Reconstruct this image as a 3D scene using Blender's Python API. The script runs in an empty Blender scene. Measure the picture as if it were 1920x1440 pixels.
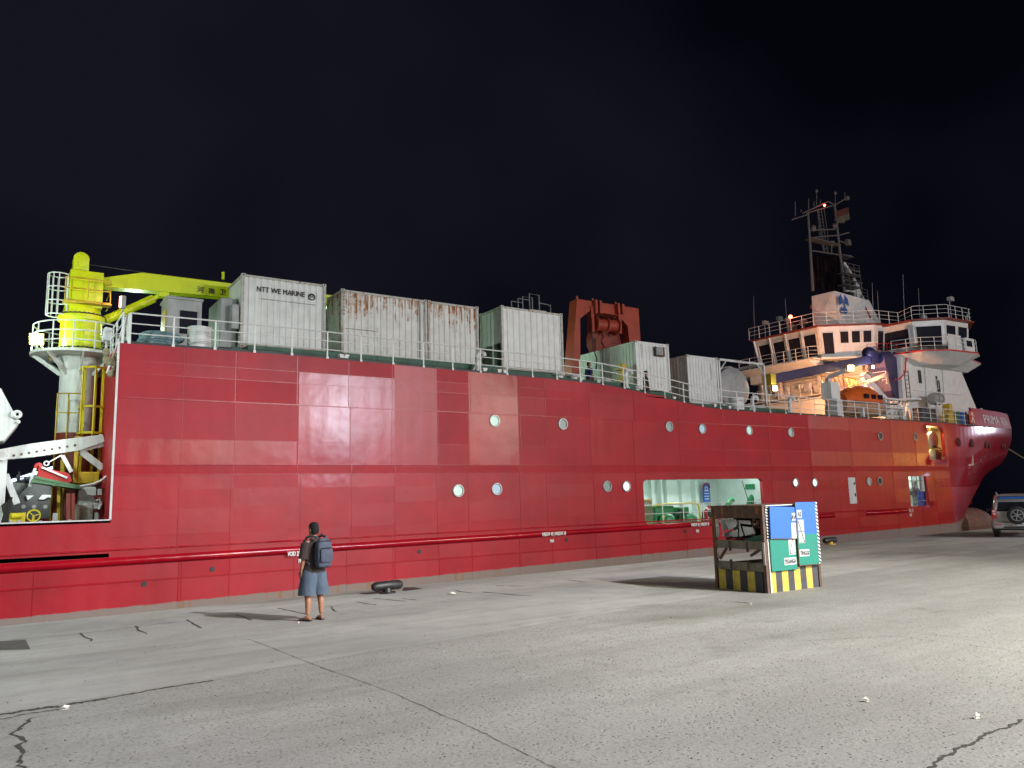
import bpy, bmesh, math, random
from mathutils import Vector, Matrix
random.seed(7)
S = bpy.context.scene
COL = S.collection
R = math.radians

# ------------------------------------------------------------------ camera
F_PX, EYE = 1450.0, 2.0                      # focal length in photo pixels (1920 wide), eye height
YAW, PITCH, ROLL = R(56.1404), R(8.4728), -0.027
_F = Vector((math.cos(PITCH)*math.cos(YAW), math.cos(PITCH)*math.sin(YAW), math.sin(PITCH)))
_R0 = Vector((math.sin(YAW), -math.cos(YAW), 0)); _U0 = _R0.cross(_F)
_c, _s = math.cos(ROLL), math.sin(ROLL)
_R = _R0*_c + _U0*_s; _U = _U0*_c - _R0*_s
CAM = Vector((0, 0, EYE))
cd = bpy.data.cameras.new('camera'); cam = bpy.data.objects.new('camera', cd); COL.objects.link(cam)
cd.sensor_width = 36; cd.lens = 36*F_PX/1920; cd.clip_start = 0.1; cd.clip_end = 5000
m3 = Matrix((_R, _U, -_F)).transposed()
cam.matrix_world = Matrix.Translation(CAM) @ m3.to_4x4()
S.camera = cam

def ray(px, py): return _F + _R*((px-960)/F_PX) - _U*((py-720)/F_PX)
def at(px, py, X=None, Y=None, Z=None):
    """real-world point that was measured at photo pixel (px, py) on a known wall plane"""
    r = ray(px, py)
    t = X/r.x if X is not None else (Y/r.y if Y is not None else (Z-EYE)/r.z)
    return CAM + r*t

# ------------------------------------------------------------------ world, exposure
S.view_settings.view_transform = 'Standard'; S.view_settings.look = 'None'
S.view_settings.gamma = 1; S.view_settings.exposure = 0
w = bpy.data.worlds.new("World"); S.world = w; w.use_nodes = True
nt = w.node_tree; nt.nodes.clear()
wo = nt.nodes.new('ShaderNodeOutputWorld'); bg = nt.nodes.new('ShaderNodeBackground')
tc = nt.nodes.new('ShaderNodeTexCoord'); no = nt.nodes.new('ShaderNodeTexNoise'); rp = nt.nodes.new('ShaderNodeValToRGB')
no.inputs['Scale'].default_value = 1.6; no.inputs['Detail'].default_value = 3
rp.color_ramp.elements[0].position = .38; rp.color_ramp.elements[0].color = (.0012, .0013, .0032, 1)
rp.color_ramp.elements[1].position = .66; rp.color_ramp.elements[1].color = (.0072, .0070, .0132, 1)
nt.links.new(tc.outputs['Generated'], no.inputs['Vector']); nt.links.new(no.outputs['Fac'], rp.inputs['Fac'])
nt.links.new(rp.outputs['Color'], bg.inputs['Color']); bg.inputs['Strength'].default_value = 1.0
nt.links.new(bg.outputs[0], wo.inputs['Surface'])

# ------------------------------------------------------------------ lights (quay floodlight masts behind the viewer, plus a soft left fill)
def lamp(name, kind, loc, power, col, size=.5, aim=None, angle=60, blend=.5):
    l = bpy.data.lights.new(name, kind); l.energy = power; l.color = col
    if kind == 'AREA': l.shape = 'DISK'; l.size = size
    else: l.shadow_soft_size = size
    if kind == 'SPOT': l.spot_size = R(angle); l.spot_blend = blend
    o = bpy.data.objects.new(name, l); COL.objects.link(o); o.location = loc
    if aim is not None: o.rotation_euler = (Vector(aim)-Vector(loc)).to_track_quat('-Z', 'Y').to_euler()
    return o
LIGHTS = [
 ('quay_floodlight', 'SPOT', (22, -19, 22), 98000, (.92, .91, 1.0), .5, (8, 5, 0), 60, 1),
 ('quay_floodlight', 'SPOT', (44, -20, 22), 27000, (1.0, .95, .74), .5, (26, 6, 0), 62, 1),
 ('quay_floodlight', 'POINT', (31, -22, 12.2), 38000, (.84, .86, 1.0), 1.6),
 ('quay_floodlight', 'POINT', (16.5, -20, 9.0), 5500, (1.0, .92, .80), .8),
 ('quay_floodlight', 'POINT', (49, -20, 11.0), 15000, (1.0, .84, .70), .6),
 ('quay_floodlight', 'POINT', (96, -22, 12.0), 11000, (1.0, .93, .86), .6),
 ('quay_floodlight', 'POINT', (136, -20, 8.2), 14500, (1.0, .44, .09), .6),
 ('quay_floodlight', 'POINT', (175, 21, 13), 30000, (.86, .82, 1.0), 1.2),
 ('quay_floodlight', 'SPOT', (17, -9, 12), 13000, (1.0, .95, .46), .5, (14, 5, 0), 76, 1),
 ('quay_floodlight', 'POINT', (-24, -3, 14), 5000, (.92, 1.0, .98), 1.5),  # soft unseen fill from the left, added to light the kiosk's open side
]
for l in LIGHTS: lamp(*l)

# ------------------------------------------------------------------ mesh helpers
def V(*a): return Vector(a)
class MB:
    def __init__(s): s.v = []; s.f = []; s.m = []
    def add(s, vs, fs, m=0, M=None):
        b = len(s.v); s.v += [(M @ Vector(p)) if M else Vector(p) for p in vs]
        s.f += [tuple(b+i for i in f) for f in fs]; s.m += [m]*len(fs); return s
    def b2(s, x0, x1, y0, y1, z0, z1, m=0, M=None):
        return s.add([(x, y, z) for z in (z0, z1) for y in (y0, y1) for x in (x0, x1)],
                     [(0,2,3,1),(4,5,7,6),(0,1,5,4),(2,6,7,3),(0,4,6,2),(1,3,7,5)], m, M)
    def box(s, c, d, m=0, rz=0, ry=0, rx=0):
        M = Matrix.Translation(Vector(c)) @ Matrix.Rotation(rz,4,'Z') @ Matrix.Rotation(ry,4,'Y') @ Matrix.Rotation(rx,4,'X')
        return s.b2(-d[0]/2, d[0]/2, -d[1]/2, d[1]/2, -d[2]/2, d[2]/2, m, M)
    def bar(s, a, b, w, h=None, m=0):
        a, b = Vector(a), Vector(b); h = h or w; d = b-a
        q = d.to_track_quat('X', 'Z').to_matrix().to_4x4()
        return s.b2(0, d.length, -w/2, w/2, -h/2, h/2, m, Matrix.Translation(a) @ q)
    def loft(s, rings, m=0, cap=True, closed=True):
        n = len(rings[0]); vs = [p for r in rings for p in r]; fs = []
        for i in range(len(rings)-1):
            for j in range(n if closed else n-1):
                k = (j+1) % n
                fs.append((i*n+j, i*n+k, (i+1)*n+k, (i+1)*n+j))
        if cap and closed:
            fs.append(tuple(range(n-1, -1, -1))); fs.append(tuple((len(rings)-1)*n+j for j in range(n)))
        return s.add(vs, fs, m)
    def tube(s, pts, r, n=8, m=0, cap=True):
        pts = [Vector(p) for p in pts]; rs = r if isinstance(r, (list, tuple)) else [r]*len(pts)
        rings = []; up = None
        for i, p in enumerate(pts):
            d = (pts[min(i+1, len(pts)-1)] - pts[max(i-1, 0)]).normalized()
            if up is None: up = V(0,0,1) if abs(d.z) < .9 else V(1,0,0)
            a = up.cross(d); a = a.normalized() if a.length > 1e-5 else V(1,0,0); b = d.cross(a); up = b
            rings.append([p + a*math.cos(2*math.pi*k/n)*rs[i] + b*math.sin(2*math.pi*k/n)*rs[i] for k in range(n)])
        return s.loft(rings, m, cap)
    def cyl(s, a, b, r, r2=None, n=12, m=0): return s.tube([a, b], [r, r if r2 is None else r2], n, m)
    def ell(s, c, rx, ry, rz, n=12, k=8, m=0, M=None):
        vs = []; fs = []
        for i in range(k+1):
            t = math.pi*i/k
            for j in range(n):
                a = 2*math.pi*j/n; vs.append((math.sin(t)*math.cos(a)*rx, math.sin(t)*math.sin(a)*ry, math.cos(t)*rz))
        for i in range(k):
            for j in range(n): fs.append((i*n+j, (i+1)*n+j, (i+1)*n+(j+1)%n, i*n+(j+1)%n))
        T = Matrix.Translation(Vector(c)) @ (M or Matrix.Identity(4))
        return s.add(vs, fs, m, T)
    def torus(s, c, R_, r, axis='Y', n=24, k=8, m=0):
        rings = []
        for i in range(n):
            a = 2*math.pi*i/n; ring = []
            for j in range(k):
                b = 2*math.pi*j/k; q = R_+r*math.cos(b); h = r*math.sin(b)
                p = {'Z': (q*math.cos(a), q*math.sin(a), h), 'Y': (q*math.cos(a), h, q*math.sin(a)), 'X': (h, q*math.cos(a), q*math.sin(a))}[axis]
                ring.append(Vector(c)+Vector(p))
            rings.append(ring)
        rings.append(rings[0]); return s.loft(rings, m, cap=False)
    def prism(s, poly, a, b, plane='XZ', m=0, M=None):
        """extrude a 2-D polygon between a and b along the axis left out of 'plane'"""
        def P(u, v, w): return {'XZ': (u, w, v), 'XY': (u, v, w), 'YZ': (w, u, v)}[plane]
        n = len(poly)
        vs = [P(u, v, a) for u, v in poly] + [P(u, v, b) for u, v in poly]
        fs = [tuple(range(n)), tuple(range(2*n-1, n-1, -1))] + [(i, (i+1)%n, n+(i+1)%n, n+i) for i in range(n)]
        return s.add(vs, fs, m, M)
    def corr(s, p0, u, L, z0, z1, nrm, per=.28, dep=.036, m=0):
        """corrugated steel sheet from p0 along u, waves towards nrm"""
        p0, u, nrm = Vector(p0), Vector(u).normalized(), Vector(nrm).normalized()
        n = max(3, round(L/per)); w_ = L/n; prof = []
        for i in range(n):
            for t, d in ((0, 0), (.30, 0), (.42, -1), (.72, -1), (.86, 0)): prof.append(((i+t)*w_, d*dep))
        prof.append((L, 0))
        vs = [p0+u*a+nrm*d+V(0,0,zz) for zz in (z0, z1) for a, d in prof]; k = len(prof)
        return s.add(vs, [(i, i+1, k+i+1, k+i) for i in range(k-1)], m)
    def build(s, name, mat, parent=None, smooth=False, bevel=0, local=False, recalc=True, weld=False):
        me = bpy.data.meshes.new(name)
        bm = bmesh.new(); vv = [bm.verts.new(p) for p in s.v]
        for f, mi in zip(s.f, s.m):
            if len(set(f)) < 3: continue
            try: fc = bm.faces.new([vv[i] for i in f]); fc.material_index = mi
            except ValueError: pass
        if weld: bmesh.ops.remove_doubles(bm, verts=bm.verts, dist=1e-4)
        if recalc: bmesh.ops.recalc_face_normals(bm, faces=bm.faces)
        if bevel:
            es = [e for e in bm.edges if len(e.link_faces) == 2 and e.calc_face_angle(0) > .6]
            bmesh.ops.bevel(bm, geom=es, offset=bevel, segments=2, affect='EDGES', profile=.6)
        if smooth:
            for f in bm.faces: f.smooth = True
            for e in bm.edges:
                if len(e.link_faces) == 2 and e.calc_face_angle(0) > .62: e.smooth = False
        bm.to_mesh(me); bm.free()
        for m_ in (mat if isinstance(mat, (list, tuple)) else [mat]): me.materials.append(m_)
        o = bpy.data.objects.new(name, me); COL.objects.link(o); attach(o, parent, local); return o

def wm(o):
    M = o.matrix_basis.copy()
    return (wm(o.parent) @ o.matrix_parent_inverse @ M) if o.parent else M
def attach(o, parent, local=False):
    if parent is not None:
        o.parent = parent
        if not local: o.matrix_parent_inverse = wm(parent).inverted()
def tag(o, label=None, cat=None, group=None, kind=None):
    for k, v in (('label', label), ('category', cat), ('group', group), ('kind', kind)):
        if v: o[k] = v
    return o
def thing(name, loc, label, cat, group=None, rz=0):
    o = bpy.data.objects.new(name, None); COL.objects.link(o); o.empty_display_size = .2
    o.location = loc; o.rotation_euler = (0, 0, rz); return tag(o, label, cat, group)
def copy_of(o, parent, off=(0,0,0)):
    c = o.copy(); COL.objects.link(c); c.parent = parent; c.matrix_parent_inverse = o.matrix_parent_inverse
    c.location = o.location + Vector(off)
    return c
def copy_thing(o, loc, label=None, rz=None):
    c = o.copy(); COL.objects.link(c); c.location = loc
    if rz is not None: c.rotation_euler = (0, 0, rz)
    if label: c['label'] = label
    for ch in list(o.children):
        d = ch.copy(); COL.objects.link(d); d.parent = c
        for g in list(ch.children):
            e = g.copy(); COL.objects.link(e); e.parent = d
    return c
def text_mb(txt, size, align='CENTER'):
    cu = bpy.data.curves.new('t', 'FONT'); cu.body = txt; cu.size = size; cu.align_x = align; cu.resolution_u = 2
    to = bpy.data.objects.new('t', cu); COL.objects.link(to)
    bpy.context.view_layer.update()
    me = bpy.data.meshes.new_from_object(to.evaluated_get(bpy.context.evaluated_depsgraph_get()))
    mb = MB(); mb.v = [v.co.copy() for v in me.vertices]; mb.f = [tuple(p.vertices) for p in me.polygons]; mb.m = [0]*len(mb.f)
    bpy.data.objects.remove(to); bpy.data.curves.remove(cu); bpy.data.meshes.remove(me); return mb
def text(txt, size, origin, ux, uy, mat, parent, name='lettering', bold=0, local=False, sx=1):
    mb = text_mb(txt, size); o = Vector(origin); ux, uy = Vector(ux), Vector(uy); nz = ux.cross(uy)
    out = MB()
    offs = [(0, 0)] if not bold else [(0, 0), (bold, 0), (-bold, 0), (0, bold), (0, -bold)]
    for i, (a, b) in enumerate(offs):
        out.add([o + ux*(p.x*sx+a) + uy*(p.y+b) + nz*(.0006*i) for p in mb.v], mb.f)
    return out.build(name, mat, parent, local=local, recalc=False)
# ------------------------------------------------------------------ materials
def new_mat(name):
    m = bpy.data.materials.new(name); m.use_nodes = True; n = m.node_tree
    b = n.nodes['Principled BSDF']; return m, n, b
def N(n, t, **k):
    x = n.nodes.new(t)
    for a, v in k.items():
        if hasattr(x, a): setattr(x, a, v)
    return x
def coords(n, scale=(1,1,1)):
    t = N(n, 'ShaderNodeTexCoord'); mp = N(n, 'ShaderNodeMapping'); mp.inputs['Scale'].default_value = scale
    n.links.new(t.outputs['Object'], mp.inputs['Vector']); return mp.outputs['Vector']
def noise(n, vec, scale, detail=4, rough=.55):
    x = N(n, 'ShaderNodeTexNoise'); x.inputs['Scale'].default_value = scale; x.inputs['Detail'].default_value = detail
    x.inputs['Roughness'].default_value = rough; n.links.new(vec, x.inputs['Vector']); return x.outputs['Fac']
def rmp(n, fac, a, b, ca=(0,0,0,1), cb=(1,1,1,1)):
    x = N(n, 'ShaderNodeValToRGB'); e = x.color_ramp.elements
    e[0].position = a; e[1].position = b; e[0].color = ca; e[1].color = cb; n.links.new(fac, x.inputs['Fac']); return x.outputs['Color']
def mix(n, fac, a, b, mode='MIX'):
    x = N(n, 'ShaderNodeMixRGB'); x.blend_type = mode
    for s_, v in (('Fac', fac), ('Color1', a), ('Color2', b)):
        if hasattr(v, 'links'): n.links.new(v, x.inputs[s_])
        else: x.inputs[s_].default_value = v if s_ == 'Fac' else tuple(v)+((1,) if len(v) == 3 else ())
    return x.outputs['Color']
def mth(n, op, a, b=None, c=None):
    x = N(n, 'ShaderNodeMath'); x.operation = op
    for i, v in enumerate((a, b, c)):
        if v is None: continue
        if hasattr(v, 'links'): n.links.new(v, x.inputs[i])
        else: x.inputs[i].default_value = v
    return x.outputs[0]
def bump(n, b, h, strength=.3, dist=.01, prev=None):
    x = N(n, 'ShaderNodeBump'); x.inputs['Strength'].default_value = strength; x.inputs['Distance'].default_value = dist
    n.links.new(h, x.inputs['Height'])
    if prev is not None: n.links.new(prev, x.inputs['Normal'])
    if b is not None: n.links.new(x.outputs[0], b.inputs['Normal'])
    return x.outputs[0]
def paint(name, col, rough=.5, metal=0, dirt=.25, rust=0, scale=2.0, grime=(.12,.09,.06), streak=True, top=None):
    """worn paint: tone variation, grime, and rust running down"""
    m, n, b = new_mat(name); v = coords(n)
    a = noise(n, v, scale, 5); c = mix(n, rmp(n, a, .35, .75), col, [x*(1-dirt) for x in col])
    vs = coords(n, (7, 7, .55) if streak else (3, 3, 3))
    s_ = noise(n, vs, 1.3, 5, .65); c = mix(n, mth(n, 'MULTIPLY', rmp(n, s_, .52, .78), dirt*1.3), c, grime)
    if rust:
        s2 = noise(n, coords(n, (9, 9, .35) if streak else (2,2,2)), 1.0, 6, .7)
        blot = noise(n, v, 3.5, 6, .7)
        sm_ = mth(n, 'MULTIPLY', s2, mth(n, 'ADD', blot, .45))
        if top:
            sp_ = N(n, 'ShaderNodeSeparateXYZ'); n.links.new(v, sp_.inputs[0]); sm_ = mth(n, 'ADD', sm_, mth(n, 'MULTIPLY', rmp(n, mth(n, 'MULTIPLY', mth(n, 'SUBTRACT', sp_.outputs['Z'], top-1.7), .6), 0, 1), .17))
        k = mth(n, 'MULTIPLY', rmp(n, sm_, .70-.13*rust, .77-.10*rust), 1.0)
        rc = mix(n, noise(n, v, 14, 3), (.20, .06, .015), (.42, .17, .05)); c = mix(n, k, c, rc)
        n.links.new(mth(n, 'MULTIPLY_ADD', k, .35, rough), b.inputs['Roughness'])
    else: n.links.new(mth(n, 'MULTIPLY_ADD', a, .25, rough-.12), b.inputs['Roughness'])
    n.links.new(c, b.inputs['Base Color']); b.inputs['Metallic'].default_value = metal
    bump(n, b, noise(n, v, 22, 4), .12, .01); return m
def emis(name, col, strength):
    m, n, b = new_mat(name); b.inputs['Base Color'].default_value = (*col, 1)
    b.inputs['Emission Color'].default_value = (*col, 1); b.inputs['Emission Strength'].default_value = strength; return m
def glass(name, col=(.012,.012,.018), rough=.06):
    m, n, b = new_mat(name); v = coords(n)
    n.links.new(mix(n, noise(n, v, 3), col, [x*2.2 for x in col]), b.inputs['Base Color'])
    b.inputs['Roughness'].default_value = rough; b.inputs['IOR'].default_value = 1.52; return m

def hull_material():
    m, n, b = new_mat('hull_paint')
    v = coords(n); sep = N(n, 'ShaderNodeSeparateXYZ'); n.links.new(v, sep.inputs[0]); X, Z = sep.outputs['X'], sep.outputs['Z']
    at_ = N(n, 'ShaderNodeAttribute'); at_.attribute_name = 'plate'; sp = N(n, 'ShaderNodeSeparateXYZ')
    n.links.new(at_.outputs['Vector'], sp.inputs[0])
    big = noise(n, v, .5, 4); fine = noise(n, v, 5, 6, .65)
    red = mix(n, rmp(n, big, .3, .7), (.42, .004, .016), (.30, .004, .013))
    red = mix(n, mth(n, 'MULTIPLY', rmp(n, fine, .55, .8), .45), red, (.25, .012, .014))
    st = noise(n, coords(n, (5, 5, .25)), 1.1, 6, .7)                      # faded vertical run marks
    red = mix(n, mth(n, 'MULTIPLY', rmp(n, st, .58, .75), .25), red, (.42, .035, .04))
    sc = noise(n, coords(n, (1.2, 1.2, 2.5)), 1.6, 9, .75)                  # scuffs and scrapes
    red = mix(n, mth(n, 'MULTIPLY', rmp(n, noise(n, coords(n, (3.5, 3.5, .18)), 1.0, 6, .75), .60, .74), .45), red, (.13, .016, .014))
    # boot top: faded antifouling with rust
    line = mth(n, 'MULTIPLY_ADD', X, .0125, -1.12)
    wob = mth(n, 'MULTIPLY_ADD', noise(n, v, 2.5, 5), .10, -.05)
    f = rmp(n, mth(n, 'SUBTRACT', mth(n, 'ADD', Z, wob), line), .0, .03)
    bt = mix(n, noise(n, coords(n, (6, 6, .5)), 1.2, 6, .7), (.26, .17, .15), (.20, .19, .17))
    bt = mix(n, rmp(n, noise(n, coords(n, (4, 4, .4)), 1, 6, .7), .55, .66), bt, (.26, .13, .05))
    c = mix(n, f, bt, red); n.links.new(c, b.inputs['Base Color'])
    ro = mth(n, 'ADD', mth(n, 'MULTIPLY_ADD', fine, .06, sp.outputs['Z']), mth(n, 'MULTIPLY', st, .03))
    ro = mth(n, 'ADD', ro, mth(n, 'MULTIPLY', mth(n, 'SUBTRACT', 1.0, f), .3)); n.links.new(ro, b.inputs['Roughness'])
    b.inputs['IOR'].default_value = 1.43
    # warped plates: every plate leans a little its own way, and bellies between the frames
    cb = N(n, 'ShaderNodeCombineXYZ')
    n.links.new(sp.outputs['X'], cb.inputs['X']); n.links.new(sp.outputs['Y'], cb.inputs['Z'])
    g = N(n, 'ShaderNodeNewGeometry'); va = N(n, 'ShaderNodeVectorMath'); va.operation = 'ADD'
    n.links.new(g.outputs['Normal'], va.inputs[0]); n.links.new(cb.outputs[0], va.inputs[1])
    vn = N(n, 'ShaderNodeVectorMath'); vn.operation = 'NORMALIZE'; n.links.new(va.outputs[0], vn.inputs[0])
    wv = mth(n, 'SINE', mth(n, 'MULTIPLY', X, 2*math.pi/.68))
    h = mth(n, 'ADD', mth(n, 'MULTIPLY', noise(n, v, .55, 3), 6.0), mth(n, 'MULTIPLY', wv, .26))
    h = mth(n, 'ADD', h, mth(n, 'MULTIPLY', noise(n, coords(n, (1.6, 1, .35)), 1.4, 3), 1.3))
    n1 = bump(n, None, h, .30, .012, vn.outputs[0])
    bump(n, b, fine, .05, .004, n1)
    return m

def quay_material():
    m, n, b = new_mat('quay_concrete')
    v = coords(n); sep = N(n, 'ShaderNodeSeparateXYZ'); n.links.new(v, sep.inputs[0]); X, Y = sep.outputs['X'], sep.outputs['Y']
    big = noise(n, coords(n, (.5, 1, 1)), .35, 5); mid = noise(n, v, 1.7, 6, .65); fine = noise(n, v, 24, 6, .75); grit = noise(n, v, 110, 2, .6)
    base = mix(n, rmp(n, big, .35, .68), (.27, .265, .25), (.42, .415, .39))
    base = mix(n, mth(n, 'MULTIPLY', rmp(n, mid, .45, .75), .5), base, (.22, .215, .20))
    # rough aggregate nearer the viewer, smooth apron strip beyond the joint
    lineY = mth(n, 'MULTIPLY_ADD', X, .105, 9.75)
    wob = mth(n, 'MULTIPLY_ADD', noise(n, v, 1.2, 4), .12, -.06)
    near = rmp(n, mth(n, 'SUBTRACT', lineY, mth(n, 'ADD', Y, wob)), .0, .05)
    vo = N(n, 'ShaderNodeTexVoronoi'); vo.inputs['Scale'].default_value = 19; vo.inputs['Randomness'].default_value = 1; n.links.new(v, vo.inputs['Vector'])
    pits = rmp(n, vo.outputs['Distance'], .14, .36, (1,1,1,1), (0,0,0,1))
    pitm = mth(n, 'MULTIPLY', mth(n, 'MULTIPLY', pits, near), rmp(n, noise(n, v, 7, 4, .7), .44, .60))
    base = mix(n, mth(n, 'MULTIPLY', pitm, .72), base, (.07, .065, .055))
    base = mix(n, mth(n, 'MULTIPLY', near, .22), base, (.17, .168, .15))
    spk = rmp(n, fine, .50, .66); base = mix(n, mth(n, 'MULTIPLY', spk, mth(n, 'MULTIPLY_ADD', near, .46, .18)), base, (.11, .105, .092))
    lt = rmp(n, grit, .62, .74); base = mix(n, mth(n, 'MULTIPLY', lt, .4), base, (.60, .59, .55))
    trk = noise(n, coords(n, (.12, 1.6, 1)), 1.2, 5, .6)                     # tyre-worn lanes along the quay
    base = mix(n, mth(n, 'MULTIPLY', rmp(n, trk, .5, .72), .45), base, (.18, .175, .16))
    wht = noise(n, coords(n, (.4, 2.4, 1)), 1.0, 7, .7); base = mix(n, mth(n, 'MULTIPLY', rmp(n, wht, .60, .74), .16), base, (.56, .55, .53))
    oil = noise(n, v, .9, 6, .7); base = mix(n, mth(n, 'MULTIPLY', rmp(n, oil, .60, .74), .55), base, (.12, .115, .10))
    stain_shade = rmp(n, noise(n, coords(n, (.25, .6, 1)), .55, 4, .6), .56, .70)    # damp stains, strengthened to paint in soft shadow bands
    base = mix(n, mth(n, 'MULTIPLY', stain_shade, .80), base, (.15, .148, .118))
    n.links.new(base, b.inputs['Base Color'])
    n.links.new(mth(n, 'MULTIPLY_ADD', mid, .35, .52), b.inputs['Roughness'])
    n1 = bump(n, None, mth(n, 'ADD', mth(n, 'MULTIPLY', fine, mth(n, 'MULTIPLY_ADD', near, .8, .3)), mth(n, 'MULTIPLY', pitm, -.9)), .55, .012)
    bump(n, b, mid, .25, .04, n1); return m

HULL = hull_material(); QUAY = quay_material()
WHITE = paint('white_paint', (.74,.76,.73), .45, dirt=.18, rust=.3)
WHITE_C = paint('white_clean_paint', (.70,.72,.70), .42, dirt=.18)
WHITE_R = paint('white_rusted_paint', (.70,.71,.66), .5, dirt=.2, rust=.85, top=11.05)
CORNER = paint('rusted_container_frame', (.52,.52,.46), .55, dirt=.4, rust=1.25, scale=5)
GREEN_D = paint('deck_green_paint', (.03,.12,.075), .6, dirt=.4, rust=.3)
GREEN = paint('machinery_green_paint', (.02,.22,.08), .4, dirt=.25)
YELLOW = paint('crane_yellow_paint', (.64,.72,.004), .4, dirt=.08)
YEL_D = paint('worn_yellow_paint', (.62,.42,.03), .5, dirt=.4, rust=.6)
SAFE_Y = paint('safety_yellow_paint', (.75,.62,.02), .4, dirt=.15)
RED_D = paint('red_oxide_paint', (.26,.035,.02), .55, dirt=.4, rust=.4)
RED = paint('red_paint', (.50,.02,.02), .4, dirt=.3)
A_RED = paint('frame_orange_red_paint', (.38,.055,.028), .45, dirt=.3, rust=.3)
ORANGE = paint('lifeboat_orange', (.70,.13,.02), .4, dirt=.2)
NAVY = paint('crane_navy_paint', (.03,.026,.10), .45, dirt=.35, rust=.25)
GREY = paint('grey_paint', (.20,.205,.21), .5, dirt=.3)
LGREY = paint('light_grey_paint', (.36,.37,.36), .5, dirt=.3)
DARK = paint('dark_steel', (.025,.024,.024), .55, dirt=.3)
BLACK = paint('black_rubber', (.012,.012,.013), .5, dirt=.2)
STEEL = paint('galvanised_steel', (.42,.43,.43), .38, metal=.6, dirt=.25)
RUSTY = paint('rusted_steel', (.11,.06,.042), .75, dirt=.5, rust=1.2, scale=6)
BLUE_P = paint('cabinet_blue_paint', (.02,.12,.56), .42, dirt=.10)
TEAL = paint('cabinet_green_paint', (.008,.19,.14), .42, dirt=.10)
PANEL_W = paint('panel_white_paint', (.70,.71,.70), .5, dirt=.25, rust=.1)
STRIPE_Y = paint('stripe_yellow', (.60,.44,.06), .65, dirt=.4, rust=.2, scale=7)
STRIPE_K = paint('stripe_black', (.045,.045,.055), .7, dirt=.3, scale=6)
PLATE_W = paint('label_plate_white', (.50,.51,.50), .55, dirt=.3)
INK = paint('black_lettering', (.02,.02,.025), .5, dirt=.1)
WINK = paint('white_lettering', (.80,.80,.78), .5, dirt=.1)
GLASS = glass('dark_glass'); PORT = glass('porthole_glass', (.20,.26,.25), .25)
BLUEINK = paint('blue_emblem_paint', (.02,.10,.38), .45, dirt=.1)
ROPE = paint('rope_fibre', (.30,.27,.16), .9, dirt=.5, scale=20)
ROPE_B = paint('rope_pale_blue', (.20,.34,.36), .9, dirt=.5, scale=20)
STAIN = paint('aged_grating', (.30,.15,.10), .7, dirt=.5, rust=.8)
LAMP_W = emis('lamp_white', (1,.97,.9), 30); LAMP_O = emis('lamp_sodium', (1,.62,.25), 55)
LAMP_G = emis('lamp_greenish', (.72,1,.82), 60); LAMP_R = emis('lamp_red', (1,.12,.06), 14)
TUBE_C = emis('lamp_tube', (.86,1,.96), 9); LIT_PORT = emis('lit_porthole', (.75,.95,.85), .55)
# ------------------------------------------------------------------ setting: quay and water
def quay_edge(x): return 17.0 + .043*x
q = MB()
xs = [-90, -10, 0, 20, 40, 60, 120, 400]
for a, b_ in zip(xs[:-1], xs[1:]):
    q.add([(a,-120,0),(b_,-120,0),(b_,quay_edge(b_),0),(a,quay_edge(a),0),(a,quay_edge(a),-3),(b_,quay_edge(b_),-3)], [(0,1,2,3),(3,2,5,4)])
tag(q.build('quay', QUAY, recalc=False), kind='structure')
wm_, wn, wb = new_mat('harbour_water'); wv = coords(wn)
wb.inputs['Base Color'].default_value = (.006,.010,.012,1); wb.inputs['Roughness'].default_value = .06
bump(wn, wb, noise(wn, wv, .9, 5), .35, .15)
wa = MB(); wa.add([(-600,-200,-1.55),(1500,-200,-1.55),(1500,1800,-1.55),(-600,1800,-1.55)], [(0,1,2,3)])
tag(wa.build('water', wm_, recalc=False), kind='structure')

# cracks and joints in the concrete: thin dark fillings 3 mm above the slab
CRK = paint('crack_filling', (.05,.046,.04), .95, dirt=.3)
def crack(px, w0=.012, jit=.03, name='pavement_crack', mat=None, n=14, z=.004):
    P = [at(x, y, Z=z) for x, y in px]; pts = []
    for a, b_ in zip(P[:-1], P[1:]):
        for i in range(n): pts.append(a.lerp(b_, i/n))
    pts.append(P[-1]); mb = MB(); L = []; Rr = []; wk = 0
    for i, p in enumerate(pts):
        wk = wk*.72 + random.gauss(0, jit*.55)
        d = (pts[min(i+1, len(pts)-1)]-pts[max(i-1, 0)]); d.z = 0; d.normalize(); s_ = V(-d.y, d.x, 0)
        p = p + s_*wk; ww = w0*random.uniform(.45, 1.35)
        L.append(p+s_*ww); Rr.append(p-s_*ww)
    k = len(pts); mb.add(L+Rr, [(i, i+1, k+i+1, k+i) for i in range(k-1)])
    return tag(mb.build(name, mat or CRK, recalc=False), kind='structure')
crack([(-10,1341),(60,1330),(120,1322),(200,1309)], .035, .02, n=20)
crack([(200,1309),(300,1291),(400,1276)], .020, .02, n=20)
crack([(0,1348),(70,1336),(110,1330)], .012, .03)
crack([(66,1345),(40,1370),(33,1400),(48,1440)], .017, .03, n=12)
crack([(466,1198),(600,1250),(740,1300),(900,1370),(1040,1440)], .004, .006, n=24)
crack([(1745,1441),(1800,1405),(1850,1375),(1921,1349)], .015, .02, n=18)
crack([(1480,1203),(1680,1192),(1920,1222)], .003, .01, n=20)
crack([(0,1202),(150,1188),(250,1176),(330,1166)], .008, .02, n=18)
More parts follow.
